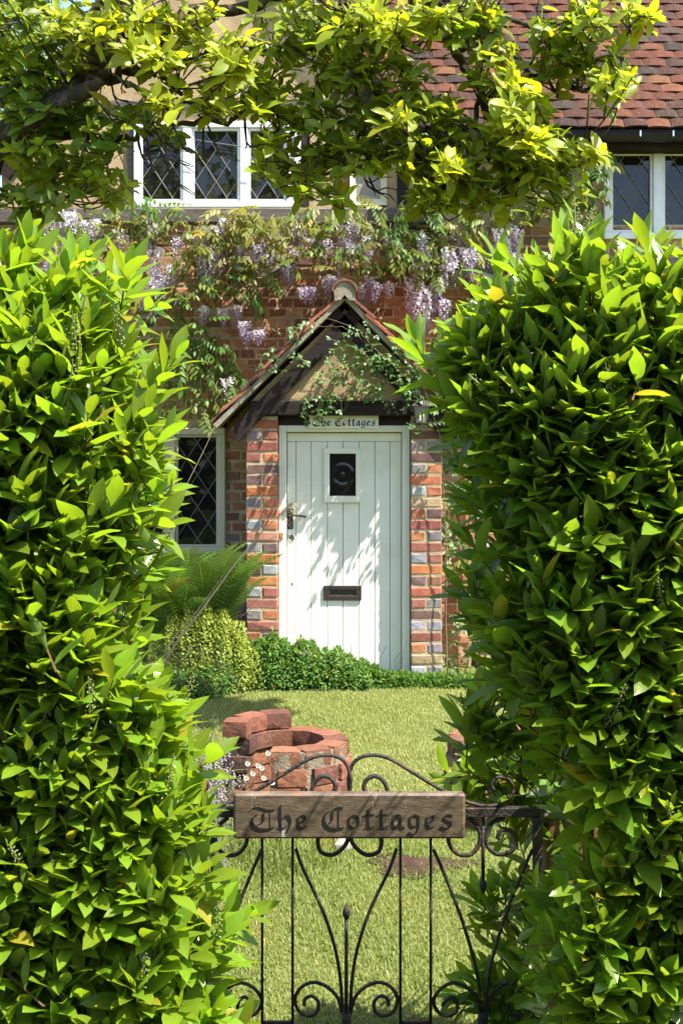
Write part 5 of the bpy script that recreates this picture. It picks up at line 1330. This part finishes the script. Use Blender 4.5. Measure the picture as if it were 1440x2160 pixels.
# rose bush with pink buds at the right of the porch
rb = thing('rose_bush', 'pale leaved rose with a few deep pink buds beside the right brick pier', 'shrub', (WX(965, 8.75), 8.75, 0))
for st_ in [[(965, 1430, 8.8), (962, 1250, 8.8), (950, 1120, 8.78), (965, 1020, 8.75), (955, 960, 8.75)], [(962, 1250, 8.8), (985, 1130, 8.75), (1000, 1050, 8.72), (1035, 1045, 8.7)], [(975, 1430, 8.8), (1000, 1350, 8.75), (1010, 1260, 8.7)], [(985, 1130, 8.75), (1000, 1000, 8.75), (1020, 905, 8.72)]]:
    P = smooth_path([tuple(W(*q)) for q in st_], 6); mb = MB(); mb.tube(P, [0.005-0.003*i/len(P) for i in range(len(P))], 5); mb.obj('stem', M['rose_stem'], rb, smooth=True)
lv = Leaves(ROSE)
for cx, cy, rx, ry, n in [(955,975,18,30,12),(960,1060,26,34,24),(950,1100,18,30,12),(980,1045,30,18,10),(945,1165,20,30,14),(965,1130,20,20,8),(1030,1045,24,14,6),(1005,890,20,20,6),(990,1330,40,50,20),(1020,1260,30,40,12),(960,1400,20,26,10)]:
    for _ in range(n):
        a = random.random()*6.283; r = math.sqrt(random.random())
        p = np.array(W(cx+math.cos(a)*r*rx, cy+math.sin(a)*r*ry, 8.75-random.uniform(-.05, .12)))
        lv.add(p, np.array([random.uniform(-1, 1), random.uniform(-1, 0.1), random.uniform(-.6, .5)]), np.array([.2, -.6, .8]), random.uniform(0.9, 1.4), random.uniform(0.4, 1.0))
lv.build(rb, M['rose_leaf'], 'leaf', 'foliage', 150)
def blossom(parent, c, r, mat, name='flower', n=11):
    mb = MB(); c = Vector(c)
    for i in range(n):
        a = i*2.4; t = i/n; d = Vector((math.cos(a)*(1-t*0.6), math.sin(a)*(1-t*.6)-0.3, 0.25+t)).normalized(); s = Vector((0, 0, 1)).cross(d).normalized()
        mb.add([c-s*r*0.25, c+s*r*0.25, c+d*r+s*r*0.42, c+d*r*1.15, c+d*r-s*r*0.42], [(0, 1, 2, 3, 4)])
    return mb.obj(name, mat, parent)
for px, py, r in ((967, 1055, .022), (953, 1112, .026), (1022, 912, .026), (1034, 935, 0.015)): blossom(rb, W(px, py, 8.62), r, M['pink'])

# ---------------------------------------------------------------- fern
def frond_tpl(L=1.0, pairs=24):
    tv = []; q = []; uv = []
    def ax(t): return np.array([0.0, L*t*(1-0.22*t*t), -0.30*L*t**2.4])
    for i in range(pairs):
        t = 0.12+0.86*i/pairs; w = 0.125*L*math.sin(math.pi*min(1, 0.16+0.82*(1-t)**0.85)) ; w = max(w*(1.15-t*0.55), 0.012)
        for s in (-1, 1):
            d = unit([s, 0.42, -0.16]); nb = 7; c0 = ax(t)
            for j in range(nb):
                u = j/nb; c = c0+d*w*u; sl = w*0.15*(1-u*0.75)+0.003
                for s2 in (-1, 1):
                    e = unit(np.cross(d, [0, 0, 1])*s2+d*0.55); k = len(tv)
                    b = d*w/nb*0.46
                    tv += [c-b*0.2, c+b*1.6, c+e*sl+b*1.2+np.array([0, 0, -.003]), c+e*sl*0.9+b*0.1]; q.append((k, k+1, k+2, k+3)); uv += [(0.5, 0), (0.5, .3), (0.9, .8), (0.8, .9)]
    for i in range(12):
        a, b = ax(i/12), ax((i+1)/12); k = len(tv); w = 0.005*(1-i/14)
        tv += [a+[-w, 0, .001], a+[w, 0, .001], b+[w*.9, 0, .001], b+[-w*.9, 0, .001]]; q.append((k, k+1, k+2, k+3)); uv += [(.5, .5)]*4
    return np.array(tv), np.array(q), np.array(uv)
FERN = []
for i in range(3):
    v, q, u = frond_tpl(1.0, 22+2*i); me = np_mesh('frond', v, q, u, smooth=False); me.materials.append(M['fern']); FERN.append(me)
fern = thing('fern', 'tall clump of green ferns below the lower leaded window', 'fern', (WX(400, 8.4), 8.4, 0))
def frond(px, L, lean, az, size_y=8.75):
    p = W(px, 1425, size_y); d = np.array([math.sin(az)*lean, -math.cos(az)*lean, 1.0]); n = np.array([math.sin(az), -math.cos(az), 0.15])*-1
    Rm = frames(unit(d)[None], np.array([[-math.sin(az)*1.0, math.cos(az)*1.0, 0.35]]))[0]
    # upper face looks inwards and up, tip droops outwards
    m = Matrix([[*(Rm[a]*L).tolist(), float(p[a])] for a in range(3)] + [[0, 0, 0, 1]])
    o = link('frond', random.choice(FERN), None, fern, m, (random.uniform(0.2, 0.95), 0, 0, 1)); return o
for i in range(120):
    frond(random.uniform(310, 458), random.uniform(0.80, 1.25), random.uniform(0.03, 0.26), random.uniform(-1.8, 1.4), random.uniform(8.44, 8.66))
for px, L, ln, az in ((365, 1.12, .10, -.6), (350, 1.1, .2, -1.2), (420, 1.08, .12, .5), (440, 1.02, .15, .9), (455, 0.95, .2, 1.0), (400, 1.15, .05, 0.1)): frond(px, L, ln, az, 8.5)

# ---------------------------------------------------------------- golden dome shrub and ground cover
SMALL = [leaf_tpl(1.0, 0.5, 0.2, 0.1, 2, 0.7), leaf_tpl(1.0, 0.42, 0.3, 0.2, 2, 0.8)]
gsb = thing('golden_shrub', 'rounded golden leaved shrub in front of the ferns', 'shrub', (WX(425, 8.40), 8.40, 0))
lv = Leaves(SMALL); c = np.array([WX(428, 8.34), 8.34, 0.02]); rad = np.array([0.38, 0.23, 0.53])
for _ in range(7000):
    d = unit(rng.normal(0, 1, 3)); d[2] = abs(d[2]); d[1] = -abs(d[1]) if random.random() < 0.8 else d[1]
    lump = 1+0.03*math.sin(d[0]*9+1)*math.sin(d[2]*8)+0.05*math.sin(d[0]*21)
    k = lump*(1-0.16*random.random()**2); p = c+rad*d*k
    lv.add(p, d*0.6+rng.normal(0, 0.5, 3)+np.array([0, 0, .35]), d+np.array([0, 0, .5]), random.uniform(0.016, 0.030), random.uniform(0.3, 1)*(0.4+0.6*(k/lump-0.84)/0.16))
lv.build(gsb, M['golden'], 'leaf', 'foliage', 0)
mb = MB()
for i in range(9):
    a = random.random()*6.28; mb.tube([c*[1, 1, 0], c+rad*[math.cos(a)*.3, math.sin(a)*.3, .4], c+rad*[math.cos(a)*.6, math.sin(a)*.6, .75]], [.006, .004, .002], 5)
mb.obj('stem', M['twig'], gsb)
# ground cover along the foot of the wall
prof_x = [330, 360, 450, 530, 600, 660, 710, 760, 800, 850, 930, 1010, 1080]; prof_y = [1410, 1408, 1394, 1354, 1356, 1370, 1384, 1402, 1424, 1432, 1434, 1436, 1440]
lv = Leaves(SMALL); 
for _ in range(24000):
    px = random.uniform(320, 1080); yc = 8.46 if px > 540 else 8.46-0.27*min(1, (540-px)/90)
    h = (1452-np.interp(px, prof_x, prof_y))/F*yc*(1+0.10*math.sin(px*0.09)+0.06*math.sin(px*0.23+1))
    a = random.uniform(0, math.pi); d = random.random()**2*0.25; ry = 0.19 if px < 780 else 0.10
    X = WX(px, yc); Yy = yc - math.cos(a)*ry*(1-d); z_ = math.sin(a)*h*(1-d)+0.01
    if Yy > YP-0.01 and (X < PX1+.01 or X > QX0-.01): continue
    if Yy > YP+0.05: continue
    nrm = unit([random.uniform(-.3, .3), -math.cos(a)*1.0, math.sin(a)+0.2])
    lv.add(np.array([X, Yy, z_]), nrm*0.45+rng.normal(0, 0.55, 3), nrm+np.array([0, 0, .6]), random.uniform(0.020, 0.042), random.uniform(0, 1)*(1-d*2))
mc = MB(); gx__ = np.linspace(330, 1080, 60)  # dark mound added inside the leaves to close the gaps behind them
for px in gx__:
    yc = 8.46 if px > 540 else 8.46-0.27*min(1, (540-px)/90); h = (1452-np.interp(px, prof_x, prof_y))/F*yc*0.78; ry = (0.19 if px < 780 else 0.10)*0.75
    for a in np.linspace(0.0, math.pi*0.62, 7): mc.v.append((WX(px, yc), yc-math.cos(a)*ry, math.sin(a)*h-0.005))
mc.f = [(i*7+j, (i+1)*7+j, (i+1)*7+j+1, i*7+j+1) for i in range(59) for j in range(6)]
gc = thing('ground_cover', 'low mound of small green leaved ground cover along the foot of the porch', 'ground cover', (0, 8.4, 0))
lv.build(gc, M['cover'], 'leaf', 'foliage', 0)
mc.obj('inner_mound', M['soil'], gc, smooth=True, kind='stuff')
mb = MB()
for px, h in ((598, .17), (640, .16), (740, .13), (730, .10), (655, .12), (800, .12), (848, .15), (832, .08)):
    p = np.array(W(px, 1400, 8.42)); mb = MB(); mb.tube(smooth_path([p*[1, 1, 0]+[0, 0, .05], p+[0, 0, .02], p+[random.uniform(-.05, .05), 0, h]], 3), .0018, 4); mb.obj('grass_stem', M['green_stem'], gc)
# small purple flowers by the left pier
pf = thing('columbine', 'small dark purple flowers low against the left brick pier', 'flower', (WX(506, 8.45), 8.45, 0))
mb = MB(); b = np.array(W(506, 1400, 8.45)); mb.tube([b*[1, 1, 0], b+[0, 0, .05], np.array(W(506, 1300, 8.42))], .0025, 5); mb.tube([b*[1, 1, 0], np.array(W(515, 1308, 8.42))], .002, 5); mb.obj('stem', M['green_stem'], pf)
for px, py in ((505, 1296), (514, 1303), (507, 1308), (520, 1298)): blossom(pf, W(px, py, 8.42), .016, M['mauve'], n=8)

# ---------------------------------------------------------------- ornamental grass with long dry stalks
og = thing('ornamental_grass', 'clump of fine arching grass with two long straw stalks left of the porch', 'grass plant', (WX(340, 7.9), 7.9, 0))
def stalk(pts, r0, r1):
    P = smooth_path([tuple(W(*q)) for q in pts], 8); mb = MB(); mb.tube(P, [r0+(r1-r0)*i/len(P) for i in range(len(P))], 5); return mb.obj('stalk', M['straw'], og, smooth=True)
stalk([(318, 1470, 7.9), (360, 1375, 7.85), (430, 1280, 7.8), (500, 1185, 7.75), (555, 1120, 7.72), (598, 1078, 7.7)], 0.009, 0.002)
stalk([(325, 1460, 7.9), (352, 1370, 7.86), (415, 1290, 7.81), (470, 1215, 7.77)], 0.006, 0.0015)
stalk([(285, 1440, 7.9), (305, 1240, 7.85), (345, 1120, 7.82), (400, 1010, 7.8), (430, 950, 7.8), (452, 902, 7.8)], 0.003, 0.0012)
pl = MB()
for i in range(70):
    t = random.random(); p = np.array(W(585+30*t, 1090-28*t, 7.7)); e = p+np.array([random.uniform(0.0, .11), random.uniform(-.03, .03), random.uniform(-.09, .07)])
    pl.tube(smooth_path([p, (p+e)/2+np.array([0, 0, .012]), e], 2), 0.0008, 3, cap=False)
pl.obj('plume', M['straw'], og)
bl = MB()
for i in range(48):
    x0, y0 = random.uniform(290, 360), random.uniform(7.5, 8.0); p = np.array([WX(x0, y0), y0, 0.0]); L = random.uniform(.25, .6); a = random.uniform(-2.4, 1.2)
    d = np.array([math.cos(a), math.sin(a)*.5, 0]); pts = smooth_path([p, p+d*L*.25+[0, 0, L*.6], p+d*L*.7+[0, 0, L*.55], p+d*L*1.05+[0, 0, L*.2]], 3)
    bl.tube(pts, 0.0012, 3, cap=False)
bl.obj('blades', M['green_stem'], og, kind='stuff')

# ---------------------------------------------------------------- daisies and lavender at the planter
da = thing('fleabane', 'white daisies growing in the open side of the brick crescent', 'flower', (WX(535, 5.0), 5.0, gz(5.0)))
for px, py in ((523, 1610), (545, 1614), (553, 1619), (534, 1631), (566, 1588), (557, 1640), (520, 1640), (575, 1650)):
    c = W(px, py, 4.94); b = Vector((WX(540, 5.0)+random.uniform(-.03, .03), 5.0, gz(5.0)))
    mb = MB(); mb.tube(smooth_path([b, (b+c)/2+Vector((0, .01, .03)), c+Vector((0, .004, -.004))], 4), 0.0013, 4); sto = mb.obj('stem', M['green_stem'], da)
    mb = MB()
    for k in range(14):
        a = k/14*6.283; r = .0105; w = .0022; ca, sa = math.cos(a), math.sin(a)
        mb.add([(c.x-sa*w*.6+ca*.003, c.y, c.z+ca*w*.6+sa*.003), (c.x+sa*w*.6+ca*.003, c.y, c.z-ca*w*.6+sa*.003), (c.x+ca*r+sa*w, c.y-.002, c.z+sa*r-ca*w), (c.x+ca*r-sa*w, c.y-.002, c.z+sa*r+ca*w)], [(0, 1, 2, 3)])
    fl = mb.obj('flower', M['petal'], da)
    mb = MB(); mb.tube([c+Vector((0, .001, 0)), c+Vector((0, -.003, 0))], [.0042, .003], 8); mb.obj('flower_centre', M['yolk'], fl)
lav = thing('lavender', 'tall tangle of grass and faded lavender spikes left of the brick crescent', 'plant', (WX(430, 4.9), 4.9, 0))
g1 = MB(); g2 = MB()
for i in range(520):
    y0 = random.uniform(4.5, 5.9); x0 = WX(random.triangular(335, 480, 420), y0)
    p = np.array([x0, y0, gz(y0)]); L = random.uniform(.16, .42); a = random.uniform(0, 6.28); b_ = random.uniform(.15, .7); d = np.array([math.cos(a)*b_, math.sin(a)*b_, 0])
    g1.tube(smooth_path([p, p+d*L*.3+[0, 0, L*.6], p+d*L*.9+[0, 0, L*(.95-b_*.6)]], 2), [.0022]*3+[.0014, .0008], 3, cap=False)
for i in range(60):
    y0 = random.uniform(4.6, 5.1); x0 = WX(random.uniform(425, 482), y0); p = np.array([x0, y0, gz(y0)]); L = random.uniform(.24, .38); e = p+np.array([random.uniform(-.1, .08), random.uniform(-.1, .05), L])
    g2.tube([p, e], .0011, 3, cap=False)
    for k in range(9):
        q = e+np.array([random.uniform(-.007, .007), random.uniform(-.007, .007), -k*.0055]); s = .0045
        g2.add([q+[s, 0, 0], q-[s, 0, 0], q+[0, s, 0], q-[0, s, 0], q+[0, 0, s], q-[0, 0, s]], [(0,2,4),(2,1,4),(1,3,4),(3,0,4),(2,0,5),(1,2,5),(3,1,5),(0,3,5)])
g1.obj('grass_blades', M['green_stem'], lav, kind='stuff'); g2.obj('flower_spikes', simple_mat('faded_lavender', (0.30, 0.25, 0.27), .8, .4, 80, 0), lav, kind='stuff')

# ---------------------------------------------------------------- lawn grass blades
N = 330000
gy_ = 3.0 + (8.45-3.0)*rng.random(N)**1.15; gx_ = (rng.random(N)-0.5)*2*(0.20*gy_+0.10)
wide = rng.random(N) < 0.25; gx_[wide] = (rng.random(wide.sum())-0.5)*9.0
zz = np.array([gz(v) for v in gy_])
L = rng.uniform(0.010, 0.024, N)*(0.8+0.5*np.sin(gx_*5.1+gy_*3.3)**2)
for cx, cy, r, k in ((WX(607, 5.25), 5.25, 0.38, 3.6), (WX(1075, 5.25), 5.28, 0.38, 3.2), (WX(640, 4.85), 4.85, 0.24, 3.4), (WX(560, 4.75), 4.75, 0.22, 2.6)):
    d = np.hypot(gx_-cx, gy_-cy); L *= 1+np.clip(1-(d-r*0.65)/(r*0.5), 0, 1)*(k-1)*(rng.random(N)**0.7)
a = rng.random(N)*6.283; lean = rng.uniform(0.2, 1.1, N)
dx, dy = np.cos(a), np.sin(a); w = rng.uniform(0.0009, 0.0017, N)
B0 = np.stack([gx_, gy_, zz-0.002], 1); side = np.stack([-dy, dx, 0*dx], 1)*w[:, None]
mid = B0+np.stack([dx*lean*L*.35, dy*lean*L*.35, L*.62], 1); tip = B0+np.stack([dx*lean*L, dy*lean*L, L*(1.05-.35*lean)], 1)
Vg = np.stack([B0-side, B0+side, mid+side*.8, mid-side*.8, tip+side*.12, tip-side*.12], 1).reshape(-1, 3)
idx = (np.arange(N)*6)[:, None]; Qg = np.concatenate([idx+np.array([[0, 1, 2, 3]]), idx+np.array([[3, 2, 4, 5]])])
patch = 0.5+0.5*np.sin(gx_*3.1+1.3)*np.sin(gy_*2.3)+0.15*np.sin(gx_*9+gy_*7)
tint = np.clip(rng.normal(0.48, 0.14, N)+0.16*(patch-.5)+0.10*(gy_ > 5.5)+0.3*(rng.random(N) < 0.07), 0, 1)
me = np_mesh('grass', Vg, Qg, None, {'tint': np.repeat(tint, 6)}, smooth=True)
go = link('grass', me, M['blade']); go['kind'] = 'stuff'; go['label'] = 'short green and straw coloured lawn grass'
